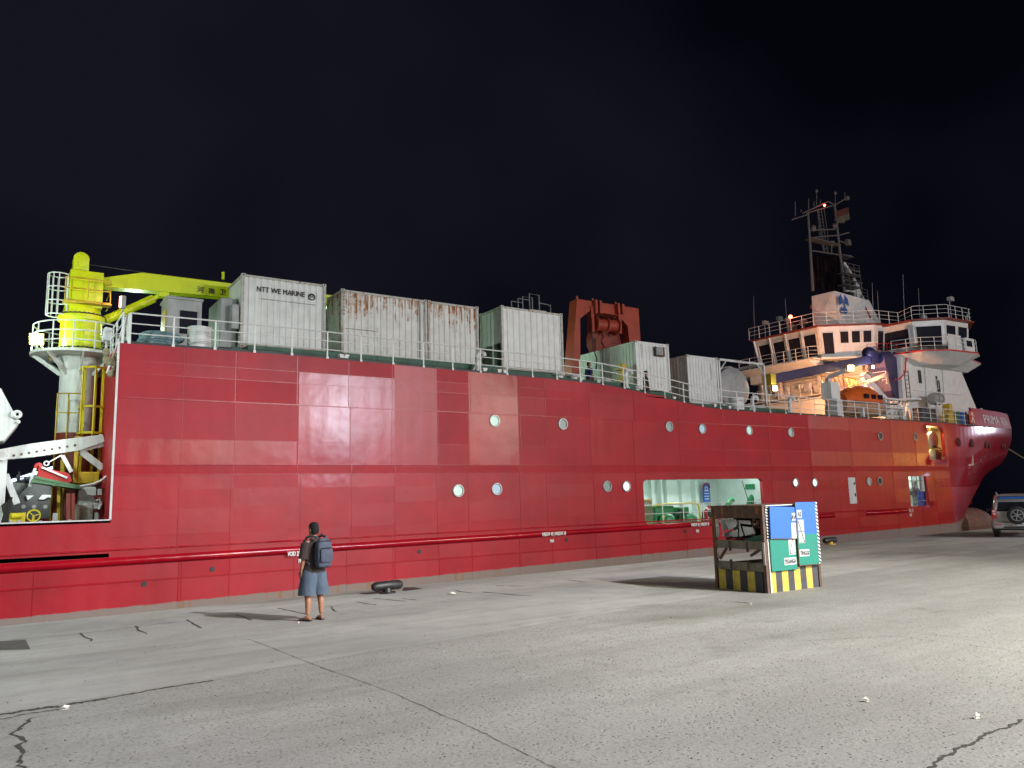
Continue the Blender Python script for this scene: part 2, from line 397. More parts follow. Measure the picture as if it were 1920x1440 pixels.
for px in ([(150,1187),(172,1202)],[(250,1174),(275,1188)],[(348,1162),(378,1178)],[(440,1152),(470,1163)],[(520,1140),(580,1152)],
           [(617,1137),(632,1146)],[(668,1128),(710,1134)],[(755,1122),(780,1125)],[(855,1107),(884,1112)],[(930,1098),(985,1099)],[(1065,1087),(1100,1092)],
           [(700,1122),(760,1127)],[(905,1110),(1000,1117)],[(1380,1128),(1410,1131)]):
    crack(px, .018, .03, n=6)
crack([(400,1276),(640,1232),(960,1172),(1180,1138)], .004, .008, mat=QUAY, n=20, z=.006)
crack([(0,1152),(620,1116),(1320,1049),(1800,1001)], .004, .01, n=30)
# dark patched square in the slab, bottom left
pt = MB(); c4 = [at(x, y, Z=.004) for x, y in ((-8,1203),(48,1199),(57,1217),(-8,1219))]
pt.add(c4, [(0,1,2,3)]); tag(pt.build('pavement_patch', paint('asphalt_patch', (.08,.078,.07), .9), recalc=False), kind='structure')

# ------------------------------------------------------------------ the ship
YN, YC, YF = 28.0, 37.5, 47.0               # near side, centre line, far side
ship = thing('ship', (40, YC, -1.5), 'long red hulled cable laying ship with white superstructure moored behind the quay', 'ship')
SH = [(3.2,7.46),(9.2,7.51),(17.15,7.42),(21.4,7.38),(23.7,7.32),(25.2,7.20),(26.5,7.06),(28.6,6.80),(30,6.62),(31.3,6.50),(33,6.45),(35,6.43),(60,6.43)]
def ztop(x):
    if x >= 60: return 6.43 + 1.35*((x-60)/26)**1.6
    for (a, za), (b_, zb) in zip(SH[:-1], SH[1:]):
        if x <= b_: return za + (zb-za)*max(0,(x-a)/(b_-a))
    return 6.43
OPEN = [(26.3,35.2,.63,2.76),(49.75,52.0,.84,2.79),(52.64,54.75,3.9,6.2),(-30,3.2,.52,.64)]
PX_ = [3.2,5.3,6.97,9.26,11.23,13.13,15.04,16.56,19.06,20.6,23.2,25.86,29,32.32,36,39.66,43.8,48.1,51.0,53.0,55.0]
PZ_ = [-2.4,-.25,.36,1.14,2.0,2.63,3.12,3.46,4.3,5.66,6.47,6.9,7.6]
ROUGH = {}
def plate_of(x, z):
    i = sum(1 for a in PX_ if a < x); j = sum(1 for a in PZ_ if a < z)
    rnd = random.Random(i*97+j*131)
    tx = rnd.gauss(0, .007); tz = rnd.gauss(0, .012); ro = rnd.uniform(.46, .56)
    if 9.3 < x < 13.1 and 3.46 < z < 6.9: ro = .20 + .035*(i % 2); tz *= .4; tx *= .4
    if 3.12 < z < 3.46: tz += -.09; ro = .35
    if z < 3.1: ro = rnd.uniform(.36,.46)
    if 3.3 < x < 9.2 and 3.46 < z < 4.6: ro = .26; tz *= .5
    if 9.3 < x < 11.2 and 2.63 < z < 3.12: ro = .18
    if 13.2 < x < 15 and z > 3.46: ro = .32
    if 16.6 < x < 19 and z > 3.46: ro = .23
    if 23.2 < x < 25.86 and 3.46 < z < 5.66: ro = .27
    if 39 < x < 46: ro = rnd.uniform(.26, .42)
    if 46 < x < 55: tx += rnd.gauss(0, .02); ro = rnd.uniform(.20,.34)
    return tx, tz, ro
xb = sorted(set([-30,-20,-12,-5,0] + PX_ + [o[0] for o in OPEN] + [o[1] for o in OPEN] + [x for x, z in SH if x < 55]))
zb = sorted(set(PZ_ + [o[2] for o in OPEN] + [o[3] for o in OPEN] + [1.67]))
hb = MB(); attr = []
_vc = {}
def quad(a, b_, c, d, at3):
    idx = []
    for p in (a, b_, c, d):
        k = tuple(round(q_, 4) for q_ in p)
        if k not in _vc: _vc[k] = len(hb.v); hb.v.append(Vector(p))
        if _vc[k] not in idx: idx.append(_vc[k])
    if len(idx) < 3: return
    hb.f.append(tuple(idx)); hb.m.append(0); attr.append(at3)
for x0, x1 in zip(xb[:-1], xb[1:]):
    for z0, z1 in zip(zb[:-1], zb[1:]):
        cx, cz = (x0+x1)/2, (z0+z1)/2
        if any(o[0] < cx < o[1] and o[2] < cz < o[3] for o in OPEN): continue
        t0, t1 = (1.67, 1.67) if x1 <= 3.21 else (ztop(x0), ztop(x1))
        if z0 >= max(t0, t1)-.001: continue
        quad((x0,YN,z0),(x1,YN,z0),(x1,YN,max(z0,min(z1,t1))),(x0,YN,max(z0,min(z1,t0))), plate_of(cx, cz))
# bow: lofted shell, near side and mirrored far side
def Xs(z):
    T = [(-2.4,74.2),(0,75.6),(1.1,77.1),(3.2,79.7),(3.7,82.6),(4.6,84.4),(6.1,85.4),(7.8,86.1),(9.3,86.0)]
    for (a, xa), (b_, xb_) in zip(T[:-1], T[1:]):
        if z <= b_: return xa + (xb_-xa)*max(0, (z-a)/(b_-a))
    return T[-1][1]
def zt_bow(u): return ztop(55+31*u)
def hull_pt(u, t, zb_=None):
    zt = zt_bow(u); z = -2.4 + (zt+2.4)*t if zb_ is None else zb_
    X = 55 + (Xs(z)-55)*u
    k = min(1, max(0, (z+1.5)/(5.6+1.5+ .8*u)))
    p = 1.02 + .74*k**1.2
    return V(X, YN + 9.5*u**p, z)
TL = [0,.12,.22,.32,.42,.50,.58,.66,.74,.80,.84,.88,.92,.96,1.0]; NU = 44
for i in range(NU):
    u0, u1 = i/NU, (i+1)/NU
    for j in range(len(TL)-1):
        P = [hull_pt(u0,TL[j]), hull_pt(u1,TL[j]), hull_pt(u1,TL[j+1]), hull_pt(u0,TL[j+1])]
        pr = plate_of(56+ (i//5)*3.1, P[0].z); a3 = (pr[0]*.5, pr[1]*.5, (.17 if P[0].z > 2 else .3))
        quad(*P, a3); quad(*[V(p.x, 2*YC-p.y, p.z) for p in P[::-1]], (0,0,.4))
# far side and block ends
quad((55,YF,-2.4),(3.2,YF,-2.4),(3.2,YF,7.46),(55,YF,6.43),(0,0,.4))
quad((3.2,YN,1.2),(3.2,YN,7.46),(3.2,YF,7.46),(3.2,YF,1.2),(0,0,.5))
quad((3.2,YF,-2.4),(-30,YF,-2.4),(-30,YF,1.67),(3.2,YF,1.67),(0,0,.5))
quad((-30,YF,-2.4),(-30,YN,-2.4),(-30,YN,1.67),(-30,YF,1.67),(0,0,.5))
# reveals round the openings
for (x0, x1, z0, z1) in OPEN[:3]:
    for a, b_ in (((x0,z0),(x1,z0)),((x1,z0),(x1,z1)),((x1,z1),(x0,z1)),((x0,z1),(x0,z0))):
        quad((a[0],YN,a[1]),(a[0],YN+.22,a[1]),(b_[0],YN+.22,b_[1]),(b_[0],YN,b_[1]),(0,0,.6))
nshell = len(attr)
# welds: fine raised beads along the plate seams
def bead(x0, z0, x1, z1, w=.022, h=.010):
    n0 = len(hb.f)
    if abs(x1-x0) > abs(z1-z0): hb.b2(x0, x1, YN-h, YN+.004, z0-w/2, z0+w/2)
    else: hb.b2(x0-w/2, x0+w/2, YN-h, YN+.004, z0, z1)
    attr.extend([(0,0,.27)]*(len(hb.f)-n0))
def clearx(x, z0, z1):
    for o in OPEN[:3]:
        if o[0]-.03 < x < o[1]+.03 and not (z1 < o[2] or z0 > o[3]): return False
    return True
for i, x in enumerate(PX_[1:-1]):
    zz = [-2.4,.36,3.12,3.46,5.66] + [ztop(x)-.03]
    for k, (a, b_) in enumerate(zip(zz[:-1], zz[1:])):
        xx = x + random.Random(i*7+k).uniform(-.12, .12)
        if clearx(xx, a, b_): bead(xx, a+.02, xx, b_-.02, random.Random(i+k).choice([.016,.02,.03]))
for z, w_, h_ in ((5.66,.04,.020),(3.12,.03,.022),(3.46,.03,.03),(6.47,.02,.006),(6.9,.016,.005),(4.3,.016,.005),(2.63,.014,.004),(2.0,.02,.006),(1.14,.014,.005)):
    segs = [(3.3, 26.0), (26.0, 54.9)] if z < 6.4 else [(3.3, 26.0)]
    for a, b_ in segs:
        x = a
        while x < b_-.1:
            e = min(b_, x+random.uniform(3, 6))
            if all(not (o[2]-.02 < z < o[3]+.02 and e > o[0]-.02 and x < o[1]+.02) for o in OPEN[:3]): bead(x, z, e-.02, z, w_, h_)
            x = e
bead(-30, -.27, 26, -.27, .05, .03); bead(26, -.23, 54.9, -.23, .05, .03)
for x in (5.3+0, 13.13, 1.2): bead(x, -1.4, x, .3, .02, .012)
hull = hb.build('hull', HULL, ship, recalc=False)
al = hull.data.attributes.new('plate', 'FLOAT_VECTOR', 'FACE')
assert len(hull.data.polygons) == len(attr), (len(hull.data.polygons), len(attr))
for i, a in enumerate(attr): al.data[i].vector = a
for p in hull.data.polygons:
    if p.center.x > 51 and p.index < nshell: p.use_smooth = True
# small filled corner pieces
def corner(x, z, sx, sz, r):
    p = [(x, z)] + [(x+sx*r*(1-math.sin(a)), z+sz*r*(1-math.cos(a))) for a in [i*math.pi/10 for i in range(6)]]
    cm = MB(); cm.prism(p, YN+.001, YN+.2, 'XZ'); o = cm.build('corner_plate', HULL, hull); a_ = o.data.attributes.new('plate', 'FLOAT_VECTOR', 'FACE')
    for d in a_.data: d.vector = (0,0,.4)
for (x0, x1, z0, z1), r in zip(OPEN[:3], (.26, .07, .5)):
    corner(x1, z1, -1, -1, r)
    if r < .4: corner(x0, z1, 1, -1, r); corner(x0, z0, 1, 1, r); corner(x1, z0, -1, 1, r)
    else: corner(x1, z0, -1, 1, r*.8)

# rubbing strakes: half round pipe along the hull
fb = MB()
def zf(x): return .36 + .0048*x
def strake(x0, x1, r=.135, cap=True):
    pts = []; n = max(2, int((x1-x0)/1.4))
    for i in range(n+1):
        x = x0+(x1-x0)*i/n; pts.append((x, YN-.02, zf(x) + (random.uniform(-.012,.012) if 19 < x < 32 else 0)))
    rs = [r+(random.uniform(-.03,.0) if 20 < p[0] < 30 else 0) for p in pts]
    fb.tube([(x0-.25,YN+.12,zf(x0))]+pts+[(x1+.25,YN+.12,zf(x1))], [r*.5]+rs+[r*.5], 12)
strake(-30, 41.3); strake(44.8, 49.2, .14)
fb.tube([hull_pt(.50+.03*i,0,.7)+V(0,-.02,0) for i in range(8)], .10, 8)
fo = fb.build('rubbing_strake', HULL, hull, smooth=True); a_ = fo.data.attributes.new('plate', 'FLOAT_VECTOR', 'FACE')
for d in a_.data: d.vector = (0,0,.16)
lb = MB(); lb.b2(-30, 49.2, YN-.045, YN+.01, .72, .77)
lb.build('rubbing_ledge', HULL, hull)

# deck sheet
dk = MB()
xs = sorted(set([3.2]+[x for x, z in SH if x > 3.3]+[40,50,55]))
for a, b_ in zip(xs[:-1], xs[1:]):
    dk.add([(a,YN+.02,ztop(a)-.02),(b_,YN+.02,ztop(b_)-.02),(b_,YF-.02,ztop(b_)-.02),(a,YF-.02,ztop(a)-.02)], [(0,1,2,3)])
for i in range(30):
    A = hull_pt(i/30, 1); B = hull_pt((i+1)/30, 1)
    dk.add([A-V(0,-.02,.02), B-V(0,-.02,.02), V(B.x,2*YC-B.y-.02,B.z-.02), V(A.x,2*YC-A.y-.02,A.z-.02)], [(0,1,2,3)])
dk.add([(-30,YN+.1,1.15),(3.2,YN+.1,1.15),(3.2,YF-.1,1.15),(-30,YF-.1,1.15)], [(0,1,2,3)])
dk.b2(-30,3.2,YN+.0,YN+.16,1.60,1.67); 
dk.build('deck', GREEN_D, ship, recalc=False)
ed = MB(); ed.b2(3.22,26,YN+.03,YN+.14,7.30,7.60)
cap_ = MB(); cap_.b2(-30,3.17,YN-.03,YN+.12,1.671,1.71); cap_.b2(3.16,3.22,YN-.015,YN+.06,1.7,7.5); cap_.build('bulwark_rail', PANEL_W, ship)
# gutter bar (dark kerb at the deck edge)
gb = MB(); pts = [V(x, YN+.10, ztop(x)+.05) for x in [3.3,9,12]+[14+i for i in range(12)]+[26,27,28,29,30,31,32,33,35,45,55]]
for a, b_ in zip(pts[:-1], pts[1:]): gb.bar(a, b_, .05, .10)
for i in range(24): gb.bar(hull_pt(i/30,1)+V(0,.1,.05), hull_pt((i+1)/30,1)+V(0,.1,.05), .05, .10)
gb.build('deck_kerb', DARK, ship)

# bulwark at the bow with the name on it
bw = MB(); U0 = .17
def bul(u, h): p = hull_pt(u, 1); return V(p.x, p.y+.16*h, p.z+h)
for i in range(30):
    u0 = U0+(1-U0)*i/30; u1 = U0+(1-U0)*(i+1)/30
    h0 = 1.42-.1*u0; h1 = 1.42-.1*u1
    A, B, C, D = bul(u0,.06), bul(u1,.06), bul(u1,h1), bul(u0,h0); t_ = V(0,.12,0)
    bw.add([A,B,C,D,A+t_,B+t_,C+t_,D+t_], [(0,1,2,3),(7,6,5,4),(3,2,6,7)])
    m_ = lambda p: V(p.x, 2*YC-p.y, p.z)
    bw.add([m_(A),m_(B),m_(C),m_(D)], [(3,2,1,0)])
bwo = bw.build('bow_bulwark', HULL, ship, recalc=False)
a_ = bwo.data.attributes.new('plate', 'FLOAT_VECTOR', 'FACE')
for d in a_.data: d.vector = (0,0,.38)
for word, uu0, uu1 in (('PRIMA', .245, .41), ('NUSA', .44, .56)):
    nm = text_mb(word, .92, 'LEFT'); wN = max(p.x for p in nm.v); nb = MB()
    nb.add([bul(uu0+(uu1-uu0)*p.x/wN, .30+p.y*1.05) + V(.008, -.035, 0) for p in nm.v], nm.f); nb.build('ship_name', WINK, ship, recalc=False)

# portholes
def porthole(x, z, lit=None, r=.235, y=YN):
    ring = MB(); ring.torus((x, y-.02, z), r, .042, 'Y', 22, 6)
    po = ring.build('porthole', STEEL, hull, smooth=True)
    g = MB(); g.cyl((x,y-.012,z),(x,y+.05,z), r*.97, n=22); g.build('pane', lit or PORT, hull)
GL1 = glass('porthole_dark', (.02,.03,.03), .1); PT1 = emis('porthole_lit_green', (.62,.90,.78), .22); PT2 = emis('porthole_lit_blue', (.45,.62,.78), .16); PT3 = emis('porthole_lit_white', (.9,1,.92), .8)
for px, py, l in ((927,789,PT1),(1055,795,PORT),(1254,800,PORT),(1316,804,PT2),(1404,807,PT1),(1482,811,PORT),(1650,818,GL1),(1716,819,GL1),
                  (859,920,PT1),(931,917,PT2),(1138,912,PORT),(1174,912,PT3),(1491,905,PT3),(1527,905,PT3),(1629,903,PORT),(1649,902,GL1)):
    p = at(px, py, Y=YN); porthole(p.x, p.z, l)
# tall side door
p = at(1598, 920, Y=YN); dd = MB(); dd.b2(p.x-.36,p.x+.36,YN-.03,YN+.02,p.z-.78,p.z+.80); do = dd.build('door', PANEL_W, hull, bevel=.02)
h_ = MB(); h_.b2(p.x+.18,p.x+.24,YN-.08,YN-.03,p.z-.35,p.z-.15); h_.b2(p.x+.18,p.x+.24,YN-.08,YN-.03,p.z+.35,p.z+.5); h_.build('door_handle', DARK, hull)
# closed oval fairleads on the bow (dark red rims)
HOLE = paint('dark_opening', (.06,.008,.010), .8)
def on_hull(u, z): return hull_pt(u, 0, z)
for px, py in ((1796,829),(1821,831),(1848,833),(1855,834),(1879,835),(1883,835)):
    best = min(((ray(px,py).cross(on_hull(u/200, 4.9+.9*(u/200))-CAM)).length, u) for u in range(0, 196))[1]/200
    # refine the height from the picture row
    c = on_hull(best, 5.0); d = (on_hull(best+.004,5.0)-on_hull(best-.004,5.0)).normalized()
    rr = ray(px,py); t = c.xy.length/rr.xy.length; z = EYE+rr.z*t
    c = on_hull(best, z); nrm = d.cross(V(0,0,1)).normalized()
    mb = MB(); mb.cyl(c+nrm*.05, c-nrm*.06, .30, n=18); f_ = mb.build('fairlead', HOLE, hull)
# oval freeing ports, draught marks and tank marks low on the hull
for px, py in ((398,1067),(270,1095),(1035+27,1012),(786,1034),(1284,996)):
    p = at(px, py, Y=YN); mb = MB(); mb.cyl((p.x,YN-.02,p.z),(p.x,YN+.02,p.z), .085, n=14); mb.build('scupper', DARK, hull)
def mark(txt, px, py, size, Y=YN-.06, sx=.55): 
    p = at(px, py, Y=Y); text(txt, size, p, (1,0,0), (0,0,1), WINK, hull, 'tank_mark', bold=.007, sx=sx)
mark('VOID 25 (', 553, 1042, .22, YN-.20); mark('FR 12', 566, 1055, .19)
mark('WB/DW 40 ) WB/DW 30', 1039, 1004, .22, YN-.2); mark('FR40', 1035, 1017, .19)
mark('WB/DW 20 ) WB/DW 10', 1313, 986, .22, YN-.2); mark('FR63', 1308, 998, .19)
mark('WB ( 10', 1708, 960, .3); mark('FR96', 1708, 968, .22)
# ------------------------------------------------------------------ deck railing along the near edge
def rail_run(pts, parent, name='deck_railing', mat=WHITE, h=1.05, rows=(.36,.70,1.05), step=1.38, r=.028, post_w=.05, merge=False):
    """pts: polyline at deck level"""
    rl = MB(); L = 0; cum = [0]
    for a, b_ in zip(pts[:-1], pts[1:]): L += (b_-a).length; cum.append(L)
    for z in rows: rl.tube([p+V(0,0,z*h/1.05) for p in pts], r if z == rows[-1] else r*.75, 6)
    ro = None if merge else rl.build(name, mat, parent)
    pm = MB(); pm.b2(-post_w/2,post_w/2,-.012,.012,0,h); pm.b2(-post_w*.9,post_w*.9,-.03,.03,0,.09)
    n = max(1, round(L/step)); first = None
    for i in range(n+1):
        d = L*i/n; k = max(j for j in range(len(cum)) if cum[j] <= d+1e-6); k = min(k, len(pts)-2)
        t = (d-cum[k])/(cum[k+1]-cum[k]); p = pts[k].lerp(pts[k+1], t)
        if merge: rl.add([v+p for v in pm.v], pm.f); continue
        if first is None:
            first = pm.build('post', mat, ro, local=True); first.location = p - wm(ro).translation; P0 = first
        else:
            c = copy_of(first, ro); c.location = p - wm(ro).translation
    return rl.build(name, mat, parent) if merge else ro
pts = [V(x, YN+.04, ztop(x)) for x in [3.5,9,14,18,22,24,25,26,27,28,29,30,31,32,33,35,40,47.3]]
rail_run(pts, ship)
pts2 = [V(47.6,YN+.3,6.43),V(55,YN+.3,6.43)]+[hull_pt(u,1)+V(0,.1,0) for u in (.03,.06,.09,.12,.15,.168)]
rail_run(pts2, ship, step=1.5, r=.024)
# slanted rail at the aft corner of the block and rail across the end
rail_run([V(3.3,YN+.1,7.46),V(3.3,YN+3,7.46),V(3.3,YN+8,7.46)], ship, step=1.5)
# cowl vents / goose-neck pipes at the deck edge
def vent(x, y, z, h=.95, r=.10, name='goose_neck_vent', mat=WHITE_C):
    mb = MB(); mb.cyl((x,y,z),(x,y,z+h-.15), r, n=12)
    mb.tube([(x,y,z+h-.15),(x+.04,y-.02,z+h),(x+.16,y-.06,z+h+.06),(x+.28,y-.1,z+h-.02),(x+.30,y-.1,z+h-.12)], r*1.1, 10)
    for a in (-1, 1): mb.bar((x+a*.35,y,z),(x+a*.08,y,z+.4), .05)
    return mb.build(name, mat, ship, smooth=True)
for px, hh in ((896,.95),(1175,1.05),(1410,.9),(1480,1.0)):
    p = at(px, 720 if px < 1000 else 745, Y=YN+.5); vent(p.x, YN+.5, ztop(p.x), hh)
for px in (908,935,945,640,648,1088,1120,1260,1335,1362):
    p = at(px, 700, Y=YN+.35); bf = MB(); bf.box((p.x,YN+.35,ztop(p.x)+.12),(.16,.16,.24)); bf.box((p.x,YN+.35,ztop(p.x)+.25),(.22,.2,.06)); bf.build('deck_fitting', WHITE, ship)
for x in (22.3,23.2,25.2,26.1,27.2):
    gm = MB(); gm.cyl((x,YN+1.2,ztop(x)),(x,YN+1.2,ztop(x)+.45),.22,n=14); gm.ell((x,YN+1.2,ztop(x)+.5),.34,.34,.12,14,6); gm.build('mushroom_vent', WHITE, ship, smooth=True)
gh = MB(); gh.b2(19.3,26.8,YN+.7,YN+2.3,7.05,7.62); gh.b2(7.6,18.8,YN+.9,YN+2.4,7.4,7.95); gh.b2(28.2,40,YN+1.3,YN+2.2,6.3,6.9)
gh.build('raised_coaming', GREEN_D, ship)

# ------------------------------------------------------------------ superstructure
def wall_prism(mb, poly, z0, z1, lean=0, c=None, m=0, top=True):
    """walls through poly (list of (x, y)), leaning outward by 'lean' at the top"""
    cx, cy = c or (sum(p[0] for p in poly)/len(poly), sum(p[1] for p in poly)/len(poly))
    tp = []
    for x, y in poly:
        d = V(x-cx, y-cy, 0).normalized()*lean; tp.append((x+d.x, y+d.y))
    n = len(poly)
    vs = [(x,y,z0) for x, y in poly]+[(x,y,z1) for x, y in tp]
    fs = [(i,(i+1)%n,n+(i+1)%n,n+i) for i in range(n)] + [tuple(range(n-1,-1,-1)), tuple(range(n,2*n))]
    mb.add(vs, fs, m); return tp
dz = 6.43
dh = MB()
# lower house (three decks); forward edge rakes back
low = [(55.3,31),(67.3,31),(71,33.5),(71,41.5),(67.3,44),(55.3,44)]; hi = [(55.7,31),(64.0,31),(66,33.5),(66,41.5),(64.0,44),(55.7,44)]
dh.add([(x,y,dz) for x,y in low]+[(x,y,11.9) for x,y in hi], [(i,(i+1)%6,6+(i+1)%6,6+i) for i in range(6)]+[(5,4,3,2,1,0),(6,7,8,9,10,11)])
deckhouse = dh.build('superstructure', WHITE_C, ship)
d2 = MB(); d2.b2(56.4,64,33,43.5,11.9,12.55); d2.b2(53.9,57,36.2,43.4,11.2,11.9); d2.b2(53,55.4,35.2,44,dz,9.1)
d2.b2(52.8,55.5,35,44.2,9.1,9.2); d2.build('inner_house', WHITE_C, ship)
def pane_on(p0, u, v, w_, h_, parent=None, mat=GLASS, frame=.06, name='window', rnd=0, fm=None, deep=.03):
    """window with frame on a wall: p0 lower left corner, u across, v up"""
    p0, u, v = Vector(p0), Vector(u).normalized(), Vector(v).normalized(); nrm = u.cross(v)
    M = Matrix((u, nrm, v)).transposed().to_4x4(); M.translation = p0
    fr = MB()
    for a in ((-frame,0,-frame,h_+frame),(w_,w_+frame,-frame,h_+frame),(0,w_,-frame,0),(0,w_,h_,h_+frame)): fr.b2(a[0],a[1],-.01,deep,a[2],a[3],0,M)
    f_ = fr.build(name, fm or WHITE_C, parent or deckhouse)
    g = MB(); g.b2(0,w_,-.015,deep*.35,0,h_,0,M); g.build('pane', mat, parent or deckhouse); return f_
# side windows of the house
DW = glass('cabin_window', (.03,.032,.035), .2)
for px, py, w_, h_ in ((1725,715,.50,1.0),(1757,725,.28,1.0),(1749,725,.28,.0),(1760,732,.5,.95),(1733,787,.45,.9),(1788,790,.4,.85),(1799,791,.4,.85)):
    if h_ == 0: continue
    p = at(px, py, Y=31); pane_on((p.x-w_/2,31,p.z-.15),(1,0,0),(0,0,1),w_,h_,mat=DW,frame=.04)
# pipes and ribs on the side wall
sp_ = MB()
for px in (1735,1768): 
    a = at(px, 690, Y=30.93); b_ = at(px+4, 775, Y=30.93); sp_.cyl((a.x,30.93,11.8),(b_.x,30.93,7.0),.05,n=8)
sp_.b2(57,64,30.9,31,9.25,9.32); sp_.build('side_pipes', WHITE_C, deckhouse)

# bridge (wheelhouse): faceted, walls lean out towards the top, window band
BF, BT = 12.55, 15.05
wh = [(55.0,43.0),(55.0,37.0),(58.3,34.6),(60.2,34.4),(64,35.5),(64,43)]
br = MB(); top = wall_prism(br, wh, BF, BT, .45, c=(60.5,39)); bridge = br.build('bridge', WHITE_C, ship)
rf = MB(); cx, cy = 60.5, 39
rp_ = [(x+(x-cx)*.05, y+(y-cy)*.06) for x, y in top]; rf.prism(rp_, BT+.003, BT+.11, 'XY'); rf.build('bridge_roof', RED_D, ship)
def facet_windows(a, b_, n, x0=.06, x1=.94, z0=.18, z1=.86, gap=.16, parent=None):
    """n panes along the facet a->b (indices in wh)"""
    A0, B0 = V(*wh[a],BF), V(*wh[b_],BF); A1, B1 = V(*top[a],BT), V(*top[b_],BT)
    for i in range(n):
        s0 = x0+(x1-x0)*(i+gap/2)/n; s1 = x0+(x1-x0)*(i+1-gap/2)/n
        bl = A0.lerp(B0,s0).lerp(A1.lerp(B1,s0), z0); brr = A0.lerp(B0,s1).lerp(A1.lerp(B1,s1), z0)
        tl = A0.lerp(B0,s0).lerp(A1.lerp(B1,s0), z1); tr = A0.lerp(B0,s1).lerp(A1.lerp(B1,s1), z1)
        u = (brr-bl); v = (tl-bl)
        nr = u.cross(v).normalized(); e = nr*.05
        g = MB(); g.add([bl+e,brr+e,tr+e,tl+e,bl-e,brr-e,tr-e,tl-e], [(0,1,2,3),(7,6,5,4),(0,4,5,1),(1,5,6,2),(2,6,7,3),(3,7,4,0)])
        wo_ = g.build('window', GLASS, bridge)
        fr = MB()
        for p_, q_ in ((bl,brr),(brr,tr),(tr,tl),(tl,bl)): fr.bar(p_+nr*.055, q_+nr*.055, .07, .06)
        fr.build('window_frame', WHITE_C, bridge)
facet_windows(0, 1, 4, .02, .98, .10, .82, .22)
facet_windows(1, 2, 1, .03, .26, .12, .82, .1); facet_windows(1, 2, 3, .34, .97, .45, .84, .22)
facet_windows(2, 3, 1, .10, .55, .2, .84)
# mullion posts proud of the wall
mu = MB()
for s_ in (0,.25,.5,.75,1): 
    a = V(*wh[0],BF).lerp(V(*wh[1],BF),s_); b_ = V(*top[0],BT).lerp(V(*top[1],BT),s_); mu.bar(a+V(-.08,0,0), b_+V(-.08,0,0), .16, .14)
mu.build('mullions', WHITE_C, bridge)
# white weathertight door by the bridge, standing open
p = at(1667, 640, Y=34.0); dr = MB(); dr.box((60.3,33.6,13.45),(.85,.08,1.9),rz=-.25); dr.box((60.3,33.54,13.9),(.25,.03,.35),1,rz=-.25)
dr.build('door', [WHITE_C, DW], bridge, bevel=.02)

# bridge wing (control cabin reaching out to the ship's side)
WF, WT = 12.0, 14.95
wing = [(59.6,31.9),(61.2,30.5),(64.2,30.3),(66.5,31.6),(66.5,36),(59.6,36)]
wg = MB(); wtop = wall_prism(wg, wing, WF, WT, .30, c=(63,33)); wingo = wg.build('bridge_wing', WHITE_C, ship)
wr = MB(); wr.prism([(x+(x-63)*.10, y+(y-33)*.14) for x, y in wtop], WT+.003, WT+.12, 'XY'); wr.build('wing_roof', RED_D, ship)
def wing_win(a, b_, s0, s1, z0=.28, z1=.86):
    A0,B0,A1,B1 = V(*wing[a],WF),V(*wing[b_],WF),V(*wtop[a],WT),V(*wtop[b_],WT)
    bl = A0.lerp(B0,s0).lerp(A1.lerp(B1,s0), z0); brr = A0.lerp(B0,s1).lerp(A1.lerp(B1,s1), z0)
    tl = A0.lerp(B0,s0).lerp(A1.lerp(B1,s0), z1); tr = A0.lerp(B0,s1).lerp(A1.lerp(B1,s1), z1)
    nr = (brr-bl).cross(tl-bl).normalized(); e = nr*.04
    g = MB(); g.add([bl+e,brr+e,tr+e,tl+e,bl-e,brr-e,tr-e,tl-e], [(0,1,2,3),(7,6,5,4),(0,4,5,1),(1,5,6,2),(2,6,7,3),(3,7,4,0)])
    g.build('window', GLASS, wingo); fr = MB()
    for p_, q_ in ((bl,brr),(brr,tr),(tr,tl),(tl,bl)): fr.bar(p_+nr*.03, q_+nr*.03, .07, .05)
    fr.build('window_frame', WHITE_C, wingo)
wing_win(5, 0, .35, .92, .35, .84) ; wing_win(0, 1, .08, .92, .30, .86); wing_win(1, 2, .06, .46, .1, .88); wing_win(1, 2, .55, .94, .1, .88); wing_win(2, 3, .1, .9, .3, .86)
# wing platform: deep white curved underside, red edge
pf = MB(); out = [(55.2,31.6),(55.8,29.4),(57.5,28.3),(61.0,28.0),(62.3,28.5),(62.9,29.6),(66.5,30.4),(66.5,33),(55.2,33)]
pf.prism(out, 11.86, 11.98, 'XY', 1)
inn = [(57.2,31.4),(57.4,30.6),(58.6,29.6),(60.8,29.3),(61.4,29.8),(61.8,30.6),(65.2,30.9),(65.2,32.6),(57.2,32.6)]
n = len(out); pf.add([(x,y,11.857) for x,y in out]+[(x,y,11.15) for x,y in inn], [(i,(i+1)%n,n+(i+1)%n,n+i) for i in range(n)]+[tuple(range(n,2*n))])
plat = pf.build('wing_platform', [WHITE, RED], ship)
rail_run([V(x, y, 11.98) for x, y in [(55.3,31.4),(55.9,29.5),(57.6,28.4),(61.0,28.1),(62.2,28.6),(62.8,29.7)]], ship, 'wing_railing', step=1.0, r=.02, h=.95)
cb = MB(); cb.b2(59.6,60.9,28.15,28.9,12.0,13.0); cb.b2(59.75,60.5,28.11,28.15,12.35,12.8,1); cb.build('wing_console', [WHITE_C, GLASS], ship)
sc_ = MB(); sc_.b2(57.6,59.4,28.35,28.4,12.0,13.15); sc_.build('wing_canvas_screen', PANEL_W, ship)
# red pipe looping down the side of the wing
rp2 = MB(); rp2.tube([(57.6,30.7,12.0),(56.2,30.75,11.9),(55.9,30.8,11.2),(55.8,30.8,10.5),(55.2,31,10.0),(54.9,31.2,9.95)], .06, 8)
rp2.tube([(54.4,42.5,12.4),(54.4,39,12.42),(54.5,37,12.4),(56,35.6,12.42),(58.4,34.2,12.4)], .05, 8)
rp2.build('red_pipe', RED, ship, smooth=True)
